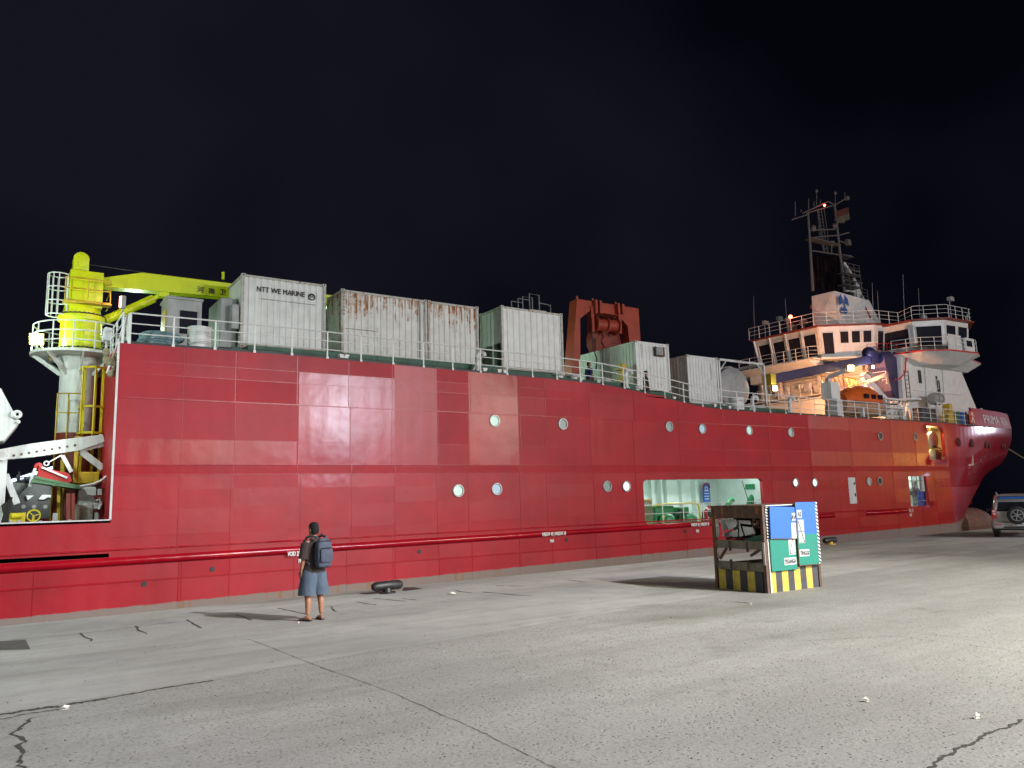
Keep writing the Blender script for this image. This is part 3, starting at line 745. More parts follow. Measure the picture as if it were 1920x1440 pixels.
# aft gallery: walkway under the bridge windows with rails, brackets, stairs
gl = MB(); gl.b2(53.2,55,36.6,44.5,12.3,12.42); gl.prism([(55,36.9),(58.3,34.5),(60.5,33.2),(59.6,32),(57.8,33.3),(54,36.4)], 12.3, 12.42, 'XY')
gl.prism([(53.2,12.3),(55,12.3),(55,11.4)], 37, 43.9, 'XZ')
gl.b2(54.1,55.2,33,44,9.55,9.65); gl.build('bridge_gallery', WHITE, ship)
rail_run([V(53.3,44,12.42),V(53.3,40,12.42),V(53.3,37.0,12.42),V(54.1,36.3,12.42)], ship, 'gallery_railing', step=1.1, r=.02, h=.95)
rail_run([V(56.6,34.1,12.42),V(57.9,33.1,12.42),V(59.7,31.9,12.42)], ship, 'gallery_railing', RED, step=.8, r=.022, h=.9)
rail_run([V(54.2,31.4,9.65),V(54.2,36,9.65),V(54.2,43,9.65)], ship, 'gallery_railing', step=1.1, r=.02, h=.95)
stp = MB()
for i in range(9):
    t = i/8; stp.box((57.6-1.9*t, 31.9, 12.2-2.3*t),(.30,.8,.05))
stp.bar((57.8,31.5,12.35),(55.5,31.5,9.75),.05,.16); stp.bar((57.8,32.3,12.35),(55.5,32.3,9.75),.05,.16)
stp.bar((54.3,38.2,9.6),(52.6,38.2,dz),.06,.16); stp.bar((54.3,39.0,9.6),(52.6,39.0,dz),.06,.16)
for i in range(10): t = i/9; stp.box((54.2-1.6*t,38.6,9.5-2.9*t),(.25,.75,.04))
stp.build('ladders', WHITE, ship)
# details on the aft face: doors, cable trays, boxes
af = MB()
for y, z in ((42,10.0),(40,7.0),(34.2,10.1),(33,6.9)): af.box((55.2,y,z+.9),(.10,.8,1.8))
for z in (8.6,8.75,11.0): af.b2(55.1,55.25,32,43.5,z,z+.06)
for y in (35.6,37.4,41.2,43): af.b2(54.9,55.3,y,y+.18,dz,11.9)
for i in range(16): af.box((55.15,32+random.random()*11,7+random.random()*4.3),(.25,.2+random.random()*.5,.2+random.random()*.5))
af.build('aft_face_fittings', WHITE, deckhouse)
# roof top: rails, radar house with emblem, domes, lights
RT = BT+.16
rail_run([V(x,y,RT) for x,y in [(54.3,43.5),(54.3,36.8),(58.1,34.0),(60.6,33.6)]], ship, 'roof_railing', step=1.05, r=.02, h=1.0)
rail_run([V(x,y,WT+.18) for x,y in [(60.4,33.5),(59.2,31.6),(61.0,30.0),(64.6,29.9),(67,31.4)]], ship, 'roof_railing', step=1.05, r=.02, h=1.0)
rh = MB(); rh.add([(55.4,37.9,RT),(55.9,35.9,RT),(61.2,35.3,RT),(61.6,38.8,RT),(56.0,38.2,18.1),(56.2,36.2,18.1),(60.6,35.9,17.75),(61,38.8,17.75)],
       [(0,1,2,3),(7,6,5,4),(0,4,5,1),(1,5,6,2),(2,6,7,3),(3,7,4,0)]); funnel = rh.build('funnel_casing', WHITE_C, ship)
# emblem: three blue blades round a white Y
A = V(56.25,35.87,RT); 
def emb(poly):
    mb = MB(); mb.add([V(56.05+u, 35.86-.06*u+.10*(v-.2)/1.6+.0, RT+.95+v) for u, v in poly], [tuple(range(len(poly)))]); return mb
eb = MB()
for k in range(3):
    a0 = math.pi/2 + k*2*math.pi/3
    pl = [(.12*math.cos(a0+1.05),.12*math.sin(a0+1.05)),(.75*math.cos(a0+.30),.75*math.sin(a0+.30)),(.80*math.cos(a0+1.05),.80*math.sin(a0+1.05)),(.75*math.cos(a0+1.80),.75*math.sin(a0+1.80))]
    eb.add([V(56.55+u*.8, 35.70-.10*(u*.8)+.17*(v)*.42, RT+1.75+v*1.15) for u, v in pl], [(0,1,2,3)])
eb.build('emblem', BLUEINK, ship, recalc=False)
def tdome(x, y, z, r, h):
    tp_ = MB(); tp_.cyl((x,y,z),(x,y,z+h),.07,n=8); tp_.ell((x,y,z+h+r*.6),r,r,r,14,8); tp_.build('antenna_dome', LGREY, ship, smooth=True)
tdome(57.2,41.2,RT,.42,.6); tdome(56.6,39.6,RT,.35,.8); tdome(55.8,40.6,RT,.25,1.2); tdome(62.6,32.6,WT+.18,.28,.5); tdome(57.2,38.2,RT,.5,.2)
for (x,y,h) in ((55.6,42.8,1.5),(56.8,42.2,1.9),(56.6,38.6,2.1),(63.8,31.0,1.9)):
    tp_ = MB(); tp_.cyl((x,y,RT),(x,y,RT+h),.04,n=6); tp_.box((x,y-.1,RT+h),(.55,.3,.32)); tp_.build('searchlight', LGREY, ship)
for (px, py0, py1, X) in ((1413,555,690,55),(1635,530,600,60),(1645,545,600,60.5),(1693,515,595,63),(1722,540,605,65),(1472,560,600,56)):
    a = at(px+3, py1, X=X); b_ = at(px, py0, X=X); an = MB(); an.tube([a, b_], [.022,.010], 5); an.build('whip_antenna', LGREY, ship)

# ------------------------------------------------------------------ mast
ms = MB(); MY = 37.5
def mp(px, py, dy=0): return at(px, py, Y=MY+dy)
legs = [((1524,545),(1515,400)),((1583,548),(1565,385))]
for (a, b_) in legs: ms.tube([mp(*a), mp(*b_)], [.13,.09], 8)
ms.tube([mp(1524,545,1.8), mp(1515,402,1.2)], [.11,.08], 8); ms.tube([mp(1583,548,1.8), mp(1565,388,1.2)], [.11,.08], 8)
MASTG = paint('mast_grey_paint', (.10,.10,.10), .6)
mast = ms.build('mast', MASTG, ship, smooth=True)
mt = MB(); DKG = GREY
for a, b_ in (((1505,400),(1531,388)),((1531,388),(1552,378)),((1552,378),(1566,384)),((1566,384),(1588,371)),((1512,400),(1566,384)),((1520,432),(1566,430)),
              ((1520,446),(1572,441)),((1522,470),(1575,478)),((1485,412),(1515,402)),((1565,412),(1578,412)),((1570,442),(1592,436)),((1575,452),(1590,458)),((1577,478),(1596,480)),
              ((1580,500),(1612,510)),((1581,524),(1614,532))): mt.bar(mp(*a), mp(*b_), .07, .09)
for z_ in ((1520,446,1572,441),(1577,478,1597,480),(1580,524,1614,532)):
    a, b_ = mp(z_[0],z_[1]), mp(z_[2],z_[3]); mt.b2(min(a.x,b_.x),max(a.x,b_.x),MY-.2,MY+.6,a.z-.04,a.z+.02)
mt.build('mast_crosstrees', MASTG, mast)
ld = MB()
for x0, x1 in ((1532,1544),(1540,1551),(1534,1546)): ld.tube([mp(x0,392,.5), mp(x1,472,.5)], .035, 5)
for i in range(14): t = i/13; ld.bar(mp(1532+12*t,392+80*t,.5), mp(1540+11*t,392+80*t,.5), .03)
ld.tube([mp(1545,392,.6),mp(1552,440,.6),mp(1553,478,.6)], .035, 5); ld.tube([mp(1533,402,.6),mp(1536,440,.6),mp(1544,472,.6)], .035, 5)
ld.build('mast_ladder', MASTG, mast)
ac = MB()
for px, y0, y1 in ((1491,405,377),(1516,392,373),(1531,386,357),(1526,388,378),(1538,386,374),(1566,384,362),(1584,371,361),(1589,374,366),(1502,398,392)): ac.tube([mp(px,y0), mp(px,y1)], [.05,.03], 6)
ac.ell(mp(1531,358), .12,.12,.16); ac.ell(mp(1566,362),.12,.12,.16); ac.ell(mp(1559,456,.2),.30,.3,.26); ac.cyl(mp(1559,476,.2), mp(1559,458,.2), .06)
ac.box(mp(1588,372),(.3,.3,.3)); ac.ell(mp(1525,428),.22,.22,.3); ac.ell(mp(1564,424),.18,.18,.25); ac.box(mp(1575,415),(1.1,.2,.12))
ac.ell(mp(1586,508),.2,.2,.4); ac.box(mp(1590,455),(.5,.3,.5)); ac.build('mast_antennas', MASTG, mast, smooth=True)
# exhaust casing between the mast legs (near black, no specular)
ec = MB(); ec.add([mp(1522,478),mp(1578,482),mp(1583,548),mp(1523,540),mp(1522,478,1.9),mp(1578,482,1.9),mp(1583,548,1.9),mp(1523,540,1.9)], [(0,1,2,3),(7,6,5,4),(0,4,5,1),(1,5,6,2),(2,6,7,3),(3,7,4,0)])
CASING_DK = paint('near_black_casing', (.004,.003,.005), .98); CASING_DK.node_tree.nodes['Principled BSDF'].inputs['Specular IOR Level'].default_value = 0; ec.build('exhaust_casing', CASING_DK, mast)
# raked stay structure with platforms forward of the mast
fs = MB(); fs.tube([mp(1582,492),mp(1600,520),mp(1612,548),mp(1632,598)], .12, 8); fs.tube([mp(1585,545),mp(1612,548)], .08, 6)
fs.cyl(mp(1606,560), mp(1605,535), .28, n=12); fs.tube([mp(1612,545),mp(1640,600,-1)], .05, 6); fs.build('mast_stay', WHITE_C, mast, smooth=True)
for a, b_ in (((1582,510),(1612,512)),((1582,532),(1615,534)),((1596,556),(1628,566))):
    A, B = mp(*a,-.6), mp(*b_,-.6); B.z = A.z; rail_run([A,B], mast, 'mast_railing', MASTG, h=.9, step=.9, r=.018, merge=True)
    pb = MB(); pb.b2(A.x,B.x,MY-.7,MY+.9,A.z-.06,A.z); pb.build('mast_platform', MASTG, mast)
rs = MB(); rs.tube([mp(1616,562,-1.2), mp(1632,596,-2.2)], .07, 6); rs.build('red_stay', RED, mast)
fl = MB()
n = 8
P = [[at(1567+24*i/n, 396+(-8+14*0)*i/n, Y=MY-.1+.12*math.sin(i*1.1)) + V(0,0,-j*1.15/4*(1)) for j in range(5)] for i in range(n+1)]
fl.add([p for c in P for p in c], [(i*5+j,(i+1)*5+j,(i+1)*5+j+1,i*5+j+1) for i in range(n) for j in range(4)], 0)
fl.m = [0 if (k % 4) < 2 else 1 for k in range(len(fl.f))]
FLAGR = paint('flag_red', (.07,.012,.012), .8); FLAGW = paint('flag_white', (.08,.07,.05), .8)
tag(fl.build('flag', [FLAGR, FLAGW], smooth=True, recalc=False), 'small faded red and white flag flying at the mast top', 'flag')
def bulb(px, py, Y, mat, col, pw, r=.10, name='navigation_light', label=None, parent=mast):
    p = at(px, py, Y=Y); mb = MB(); mb.ell(p, r, r, r, 10, 8); mb.build(name, mat, parent)
    if pw: lamp(name+'_glow', 'POINT', p+V(-.1,-r-.1,0), pw, col, .08)
bulb(1546, 385, MY-.1, LAMP_R, (1,.15,.08), 8, .10); bulb(1482, 594, 39.0, LAMP_R, (1,.15,.08), 40, .16)

# bulbous bow, just clear of the water
bb = MB(); rings = []
for i in range(12):
    t = i/11; X = 73.6 + 6.6*t; rr = 1.55*math.sqrt(max(0.0, 1-max(0,(t-.35)/.65)**2))+.01
    rings.append([V(X, YC+rr*.78*math.cos(a), -1.45+rr*math.sin(a)) for a in [2*math.pi*k/18 for k in range(18)]])
bb.loft(rings); bb.build('bulbous_bow', STAIN, ship, smooth=True)
# ------------------------------------------------------------------ containers on deck
def container(loc, L, D, H, label, mat=WHITE, fmat=None, rust_frame=True, open_end=False, name='shipping_container', group='white steel containers on the deck', per=.27):
    """L along the ship, D across, origin = lower near left corner"""
    x, y, z = loc; t = thing(name, (x+L/2, y+D/2, z), label, 'container', group)
    fmat = fmat or (CORNER if rust_frame else mat); g = .10
    s1 = MB(); s1.corr((x+g,y+.05,0), (1,0,0), L-2*g, z+.16, z+H-.10, (0,-1,0), per); s1.build('side_panel', mat, t, recalc=False)
    s2 = MB(); s2.corr((x+g,y+D-.05,0), (1,0,0), L-2*g, z+.16, z+H-.10, (0,1,0), per); s2.build('side_panel', mat, t, recalc=False)
    if not open_end:
        s3 = MB(); s3.corr((x+.05,y+g,0), (0,1,0), D-2*g, z+.16, z+H-.10, (-1,0,0), per); s3.build('end_panel', mat, t, recalc=False)
    else:
        s3 = MB(); s3.corr((x+.05,y+g,0), (0,1,0), D-2*g, z+1.35, z+H-.10, (-1,0,0), per); s3.b2(x+.02,x+.08,y+.8,y+.9,z+.1,z+1.35); s3.build('end_panel', mat, t, recalc=False)
    s4 = MB(); s4.corr((x+L-.05,y+g,0), (0,1,0), D-2*g, z+.16, z+H-.10, (1,0,0), per); s4.build('end_panel', mat, t, recalc=False)
    r = MB(); r.b2(x+.06,x+L-.06,y+.06,y+D-.06,z+H-.11,z+H-.04); r.b2(x+.1,x+L-.1,y+.1,y+D-.1,z+.05,z+.15); r.build('roof', mat, t)
    f = MB()
    for a in (x, x+L-.11):
        for b_ in (y, y+D-.11): f.b2(a,a+.11,b_,b_+.11,z+.1,z+H-.1)
    for b_ in (y+.01, y+D-.09): f.b2(x+.1,x+L-.1,b_,b_+.08,z+.02,z+.17); f.b2(x+.1,x+L-.1,b_+.01,b_+.07,z+H-.12,z+H-.03)
    for a in (x+.01, x+L-.09): f.b2(a,a+.08,y+.1,y+D-.1,z+.02,z+.17); f.b2(a,a+.08,y+.1,y+D-.1,z+H-.13,z+H-.03)
    f.build('frame', fmat, t)
    c = MB()
    for a in (x-.012, x+L-.155):
        for b_ in (y-.012, y+D-.155):
            for zz in (z, z+H-.12): c.b2(a,a+.167,b_,b_+.167,zz,zz+.12)
    co = c.build('corner_castings', CORNER, t, bevel=.015)
    k = MB()
    for a in (x+.06, x+L-.07):
        for zz in (z+.06, z+H-.06): k.cyl((a,y-.016,zz),(a,y-.01,zz),.032,n=10)
    k.build('casting_holes', DARK, t)
    return t
c1 = container((7.72,30.5,8.16), 3.46, 2.95, 3.0, 'white container with dark company lettering and round logo, aftmost in the row', mat=WHITE, per=.25)
text('NTT WE MARINE', .30, (9.30,30.535,10.50), (1,0,0), (0,0,1), INK, c1, bold=.008, sx=.86)
lg = MB(); lg.torus((10.58,30.53,10.54), .125,.026,'Y',24,6); lg.torus((10.58,30.525,10.585), .055,.018,'Y',20,6); lg.build('logo', INK, c1)
bar_ = MB(); bar_.b2(8.5,10.75,30.52,30.55,10.20,10.225); bar_.build('trim_strip', LGREY, c1)
bx = MB(); bx.b2(7.05,7.70,31.0,33.0,8.2,10.2); bx.b2(7.4,7.70,30.6,33.3,8.9,9.9); bx.build('cooling_unit', LGREY, c1, bevel=.05)
r_ = MB(); r_.corr((6.95,33.3,0),(0,-1,0),2.6,8.2,9.6,(-1,0,0)); 
c2 = container((11.86,30.5,8.02), 4.08, 1.75, 3.05, 'long rust streaked white container between the lettered one and its shorter neighbour', mat=WHITE_R, per=.30)
for i, ch in enumerate('UZ81244'): text(ch, .15, (11.965,30.48,10.85-.155*i), (1,0,0), (0,0,1), INK, c2, 'serial_number', bold=.003)
ww = MB(); ww.b2(12.05,13.5,30.52,30.55,9.35,9.38); ww.b2(15.55,15.62,30.50,30.55,8.1,11.0); ww.build('trim_strip', LGREY, c2)
c2b = container((15.98,30.5,8.02), 2.68, 1.75, 3.05, 'short rust streaked white container joined to a longer rusty one', mat=WHITE_R, per=.29)
c3 = container((19.95,30.5,8.15), 3.72, 2.0, 3.15, 'smooth white container with its dark end doorway open and rails on its roof', mat=WHITE, open_end=True, per=.34)
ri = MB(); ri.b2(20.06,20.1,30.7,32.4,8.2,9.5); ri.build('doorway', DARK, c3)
rl = MB(); 
for a, b_, c in ((21.3,22.0,.62),(22.0,22.6,.95)):
    rl.tube([(a,31.0,11.3),(a,31.0,11.3+c),(b_,31.0,11.3+c),(b_,31.0,11.3)], .03, 6); rl.tube([(a,31.6,11.3),(a,31.6,11.3+c),(b_,31.6,11.3+c),(b_,31.6,11.3)], .03, 6)
rl.tube([(22.6,31,11.85),(23.3,31,11.8),(23.3,31,11.3)], .03, 6); rl.b2(22.2,23.2,31.2,31.7,11.3,11.52); rl.build('roof_rails', STEEL, c3)
c4 = container((28.6,30.5,7.66), 2.52, 5.7, 2.72, 'white container end on with a wall air conditioner and a man standing before it', mat=WHITE, rust_frame=False, per=.26)
aw = MB(); aw.b2(29.95,30.65,30.36,30.5,9.6,10.12); aw.build('cooler_recess', RUSTY, c4)
ac_ = MB(); ac_.b2(29.97,30.45,30.28,30.38,9.66,10.10); ao = ac_.build('air_conditioner', LGREY, c4, bevel=.02)
fa = MB(); fa.torus((30.18,30.27,9.88), .15,.02,'Y',20,6); fa.cyl((30.18,30.262,9.88),(30.18,30.27,9.88),.05,n=12); fa.build('fan_grille', STEEL, ao)
for i, ch in enumerate('MSKU204'): text(ch, .12, (29.05,30.535,10.1-.115*i), (1,0,0), (0,0,1), INK, c4, 'serial_number', bold=.003)
yb = MB(); yb.b2(27.9,28.25,30.9,31.3,7.0,9.1); yb.b2(27.75,28.4,30.85,31.3,8.75,8.85)
tag(yb.build('oil_locker', YEL_D), 'tall narrow yellow cabinet on deck beside the end-on container', 'cabinet')
c5 = container((32.52,30.5,7.1), 2.56, 1.9, 2.82, 'ribbed white container next to the open framed tank', mat=WHITE_C, rust_frame=False, per=.23)
for i, ch in enumerate('TEMU5518'): text(ch, .12, (34.5,30.535,9.4-.115*i), (1,0,0), (0,0,1), INK, c5, 'serial_number', bold=.003)
# ground stands of the containers
st = thing('container_stand', (15,31.5,7.5), 'low green steel stand under the row of containers', 'stand')
for bb_ in ((7.4,11.6,30.45,33.6,7.5,8.14),(19.7,23.9,30.45,32.6,7.42,8.13),(11.8,18.7,30.6,32.3,7.5,8.0),(28.5,31.2,30.6,36.3,6.5,7.64),(32.4,39.5,30.6,33,6.4,7.08)):
    sm = MB(); sm.b2(*bb_); sm.build('beam', GREEN_D, st)

# framed tank container
tk = thing('tank_container', (37.2,31.8,7.0), 'grey cylindrical tank inside an open white rectangular frame', 'tank container')
tb = MB(); x0, x1, y0, y1, z0, z1 = 35.15, 39.35, 30.5, 32.9, 7.05, 9.9
for x in (x0, x1-.13):
    for y in (y0, y1-.13): tb.b2(x,x+.13,y,y+.13,z0,z1)
for z in (z0, z1-.12):
    for y in (y0, y1-.13): tb.b2(x0,x1,y+.01,y+.12,z,z+.12)
    for x in (x0, x1-.13): tb.b2(x+.01,x+.12,y0,y1,z,z+.12)
for y in (y0+.05, y1-.08):
    for xa, xb_ in ((x0+.06,x0+.75),(x1-.06,x1-.75)): tb.bar((xa,y,z1-.75),(xb_,y,z1-.06),.09,.05)
tb.build('frame', PANEL_W, tk)
tt = MB(); TR = 1.22; rings = []
for X, s_ in ((36.0,.02),(36.02,.5),(36.12,.82),(36.3,.97),(36.5,1),(38.9,1)): rings.append([V(X-.55, 31.72+TR*s_*math.cos(a), 8.45+TR*s_*math.sin(a)) for a in [2*math.pi*k/28 for k in range(28)]])
tt = MB(); 
# the tank lies across the ship so its domed end faces the quay
rings = [[V(37.25+1.45*s_*math.cos(a), Y, 8.38+1.28*s_*math.sin(a)) for a in [2*math.pi*k/32 for k in range(32)]] for Y, s_ in ((31.0,.02),(31.02,.5),(31.1,.8),(31.25,.96),(31.45,1),(32.7,1))]
tt.loft(rings); tt.build('tank', LGREY, tk, smooth=True)
tr_ = MB(); tr_.torus((37.25,31.5,8.38), 1.30, .05, 'Y', 32, 6); tr_.build('tank_ring', STEEL, tk, smooth=True)
text('IMO 4 - UN 1824', .16, (37.2,30.49,9.84), (1,0,0), (0,0,1), INK, tk, 'lettering')

# ------------------------------------------------------------------ drums and lockers on deck
def drum(x, y, z, r, h, label, mat=WHITE_C, name='drum', cat='drum', group=None):
    t = thing(name, (x,y,z), label, cat, group); rings = []
    for zz, k in ((0,.97),(.02,1),(h*.33,1),(h*.34,1.03),(h*.36,1.03),(h*.37,1),(h*.66,1),(h*.67,1.03),(h*.69,1.03),(h*.70,1),(h-.02,1),(h,.97)): rings.append([V(x+r*k*math.cos(a),y+r*k*math.sin(a),z+zz) for a in [2*math.pi*i/20 for i in range(20)]])
    b_ = MB(); b_.loft(rings); b_.build('body', mat, t, smooth=True)
    l_ = MB(); l_.cyl((x,y,z+h),(x,y,z+h+.05), r*1.04, n=20); l_.build('lid', mat, t, smooth=True); return t
drum(5.85,28.75,7.48,.40,.85,'white banded drum on deck beside the pale blue rope coil')
drum(33.35+0,28.7,6.45,.42,.72,'white drum standing by the deck rail below the framed tank') if False else None
p = at(1380,755,Y=28.9); drum(p.x,28.9,6.45,.42,.80,'white drum standing by the deck rail below the framed tank')
# coil of pale blue rope
rc = MB()
for k in range(7):
    for j in range(2):
        rc.torus((4.55+.03*math.sin(k*2.1),29.1,7.56+.085*k), .72-.10*j-.035*k+.02*math.sin(k*5), .055,'Z',28,6)
for k in range(5): rc.torus((4.7+.1*math.sin(k),29.0+.05*k,7.85+.05*k), .52+.03*k,.045,'Z',24,6)
tag(rc.build('rope_coil', ROPE_B, smooth=True), 'heap of pale blue mooring rope coiled at the aft deck corner', 'rope')
# tall white locker by the lifeboat
t = thing('deck_locker', (44.9,28.7,6.45), 'tall white deck locker box by the rail in front of the orange lifeboat', 'locker')
p = at(1562,740,Y=28.8); x = p.x
b_ = MB(); b_.b2(x-.45,x+.45,28.6,29.3,8.1-.45,8.75); b_.build('cabinet', WHITE_C, t, bevel=.03)
b_ = MB(); b_.b2(x-.05,x+.55,28.55,29.1,6.45,7.64); b_.build('pedestal', PANEL_W, t, bevel=.02)
# barrels and gear near the foredeck rail
for px, col, lab in ((1727,DARK,'black covered drum at the foredeck rail, nearer the stern of the pair'),(1741,DARK,'black covered drum at the foredeck rail, next to the liferaft cradle'),(1803,BLUE_P,'blue plastic drum behind the foredeck rail'),(1790,GREEN_D,'dark green drum beside the blue one at the foredeck rail')):
    p = at(px, 780, Y=28.9); drum(p.x,28.9,6.45,.36 if col is not DARK else .5,.95 if col is not DARK else 1.05,lab,col)
p = at(1777,775,Y=28.8); yc = MB(); yc.prism([(p.x-.5,6.45),(p.x+.55,6.45),(p.x+.3,8.0),(p.x,8.0)], 28.6,29.1,'XZ')
tag(yc.build('covered_pump', YEL_D), 'yellow canvas covered pump standing at the foredeck rail', 'pump')
t = thing('deck_sign', (56,28.5,6.45), 'small red notice board with a white figure hung on the foredeck rail', 'sign')
p = at(1818,782,Y=28.3); sg = MB(); sg.b2(p.x-.42,p.x+.42,28.12,28.15,p.z-.5,p.z+.42); sg.build('board', RED, t)
sg = MB(); z_ = p.z; X_ = p.x
sg.bar((X_-.2,28.10,z_-.42),(X_,28.10,z_),.06); sg.bar((X_+.2,28.10,z_-.42),(X_,28.10,z_),.06); sg.bar((X_-.22,28.10,z_+.18),(X_+.22,28.10,z_+.05),.06); sg.cyl((X_,28.12,z_+.26),(X_,28.08,z_+.26),.08,n=10); sg.build('symbol', WINK, t)

# ------------------------------------------------------------------ inflatable liferaft in its cradle
t = thing('liferaft', (60,29.6,6.45), 'white cylindrical liferaft canister on a steel cradle beside the white house', 'liferaft')
p = at(1755,748,Y=29.8); b_ = MB(); b_.tube([(p.x-.65,29.8,p.z),(p.x-.6,29.8,p.z),(p.x-.5,29.8,p.z),(p.x+.5,29.8,p.z),(p.x+.6,29.8,p.z),(p.x+.65,29.8,p.z)], [.2,.34,.42,.42,.34,.2], 18); b_.build('canister', LGREY, t, smooth=True)
b_ = MB()
for a in (-.3,.3): b_.torus((p.x+a,29.8,p.z),.425,.02,'X',20,5)
b_.build('straps', DARK, t)
b_ = MB()
for a in (-.45,.45):
    for y in (29.5,30.1): b_.bar((p.x+a,y,6.45),(p.x+a,y,p.z-.2),.06)
b_.bar((p.x-.45,29.5,6.9),(p.x+.45,29.5,7.6),.05); b_.bar((p.x-.6,29.5,p.z-.36),(p.x+.6,29.5,p.z-.36),.07); b_.bar((p.x-.6,30.1,p.z-.36),(p.x+.6,30.1,p.z-.36),.07); b_.bar((p.x-.7,29.5,7.2),(p.x+.9,29.5,7.0),.06); b_.build('cradle', WHITE, t)
# round platform with a white winch stand by the black crane
t = thing('deck_winch', (54,29.6,6.45), 'white deck machinery rack at the foot of the navy crane', 'machinery')
p = at(1675,780,Y=29.4); x = p.x; b_ = MB(); 
for i in range(5):
    for j in range(3): b_.bar((x-1.0+.5*i,29.3,6.5+.5*j),(x-.6+.5*i,29.3,6.9+.5*j),.07)
for i in range(5): b_.bar((x-1.0+.5*i,29.3,6.45),(x-1.0+.5*i,29.3,8.1),.08)
for z in (6.9,7.5,8.1): b_.b2(x-1.1,x+1.1,29.2,29.5,z-.05,z+.05)
b_.ell((x-.3,29.5,7.3),.35,.3,.35); b_.build('frame', WHITE_C, t)
p = at(1703,752,Y=30.2); b_ = MB(); b_.cyl((p.x,30.2,p.z),(p.x,30.2,p.z+.12),.85,n=24); b_.bar((p.x-.9,30.2,6.5),(p.x,30.2,p.z),.16); b_.bar((p.x+.1,30.2,6.5),(p.x,30.2,p.z),.1); b_.build('round_platform', WHITE_C, t)
b_ = MB(); X0 = p.x-.5
for a in (0,.5): b_.bar((X0+a,30.0,p.z+.1),(X0+a,30.0,p.z+2.2),.05)
for i in range(7): b_.bar((X0,30.0,p.z+.3+.3*i),(X0+.5,30.0,p.z+.3+.3*i),.04)
b_.build('ladder', DARK, t)

# ------------------------------------------------------------------ orange lifeboat under its davit
lbx, lby, lbz = 49.0, 30.2, 6.9
t = thing('lifeboat', (lbx,lby,6.45), 'enclosed orange lifeboat stowed on deck below the bright sodium lamp', 'lifeboat')
hl = MB(); rings = []
for i in range(15):
    s_ = i/14; X = lbx-2.7+5.6*s_; k = math.sin(math.pi*min(1, .12+.88*s_)**1.0)**.55 if s_ < 1 else .12; k = max(.12, k)
    rings.append([V(X, lby+1.0*k*a_, 6.85+(1-k)*.35+zz) for a_, zz in ((-1,.85),(-.96,.5),(-.75,.2),(-.35,.03),(0,0),(.35,.03),(.75,.2),(.96,.5),(1,.85))])
hl.loft(rings); hl.build('hull', paint('lifeboat_lower_hull', (.55,.32,.20), .45, dirt=.25), t, smooth=True)
cn = MB(); rings = []
for i in range(13):
    s_ = i/12; X = lbx-2.5+4.3*s_; k = max(.1, math.sin(math.pi*min(.97, .08+.84*s_)))**.5
    rings.append([V(X, lby+.92*k*math.cos(a), 7.68+1.35*k*math.sin(a)**.8 if math.sin(a) > 0 else 7.68) for a in [math.pi*j/10 for j in range(11)]])
cn.loft(rings); cn.build('canopy', ORANGE, t, smooth=True)
for a in (-1.2,-.4,.4): wn = MB(); wn.b2(lbx+a,lbx+a+.4,lby-.98,lby-.86,8.0,8.3); wn.build('side_window', GLASS, t)
gr = MB(); gr.tube([(lbx-2.6,lby-1.03,7.72),(lbx,lby-1.06,7.66),(lbx+2.4,lby-1.0,7.74)], .05, 6); gr.build('grab_line', DARK, t)
t = thing('boat_davit', (51,30,6.45), 'slanting white davit arms and frame holding the orange lifeboat', 'davit')
b_ = MB(); 
for X in (46.9,51.6): b_.bar((X,31.6,6.45),(X-.1,31.2,9.6),.22,.3); b_.bar((X-.1,31.2,9.6),(X-.05,29.9,9.9),.18,.25); b_.bar((X,29.0,6.45),(X,29.0,7.3),.2,.2)
b_.bar((46.9,31.4,9.0),(51.6,31.4,9.0),.12); b_.build('arm', PANEL_W, t)
b_ = MB()
for i in range(9): b_.bar((47+.5*i,31.9,9.1),(47.4+.5*i,32.1,9.9),.05); b_.bar((47+.5*i,31.9,9.9),(47.4+.5*i,31.9,9.1),.045)
b_.bar((46.8,31.9,9.9),(51.8,31.9,9.9),.06); b_.bar((46.8,31.9,9.1),(51.8,31.9,9.1),.06); b_.build('platform_frame', YEL_D, t)
b_ = MB(); 
for X in (47,51.5): b_.cyl((X,30.2,9.85),(X,30.2,8.6),.02,n=6)
b_.build('falls', DARK, t)

# ------------------------------------------------------------------ navy knuckle crane (boom lies aft)
t = thing('knuckle_crane', (56,31,6.45), 'dark navy deck crane with its long boom laid aft over the lifeboat', 'crane')
def cp(px, py, Y=32.0): return at(px, py, Y=Y)
b_ = MB(); a, c = cp(1447,711), cp(1640,672)
b_.bar(a, c, .55, .62); b_.bar(c+V(-1,0,-.05), cp(1672,672), .75, .9); bo = b_.build('boom', NAVY, t, bevel=.03)
text('VWC', .42, cp(1567,692)+V(0,-.30,-.2), (c-a).normalized(), V(0,0,1), LGREY, t, 'lettering')
b_ = MB(); hd = [cp(*q_) for q_ in ((1640,666),(1672,664),(1680,676),(1686,700),(1688,740),(1682,765),(1666,757),(1655,735),(1648,700),(1644,690))]
b_.prism([(q_.x,q_.z) for q_ in hd], 31.3, 32.7, 'XZ'); b_.build('column', NAVY, t, bevel=.04)
b_ = MB(); b_.ell(cp(1624,662)+V(0,-.2,0),.55,.45,.42); b_.build('boom_pivot_cover', NAVY, t, smooth=True)
b_ = MB(); b_.bar(cp(1617,703,31.6), cp(1660,752,31.6), .34,.5); b_.build('luffing_cylinder', PANEL_W, t, bevel=.03)
b_ = MB(); b_.bar(cp(1628,698,31.5), cp(1652,716,31.5), .14); b_.build('cylinder_rod', STEEL, t)
b_ = MB(); q_ = cp(1668,762,31.6); b_.cyl((q_.x,31.8,6.45),(q_.x,31.8,q_.z), .75, n=20); b_.box((q_.x,31.3,q_.z),(1.3,.6,.6)); b_.build('pedestal', WHITE_C, t)
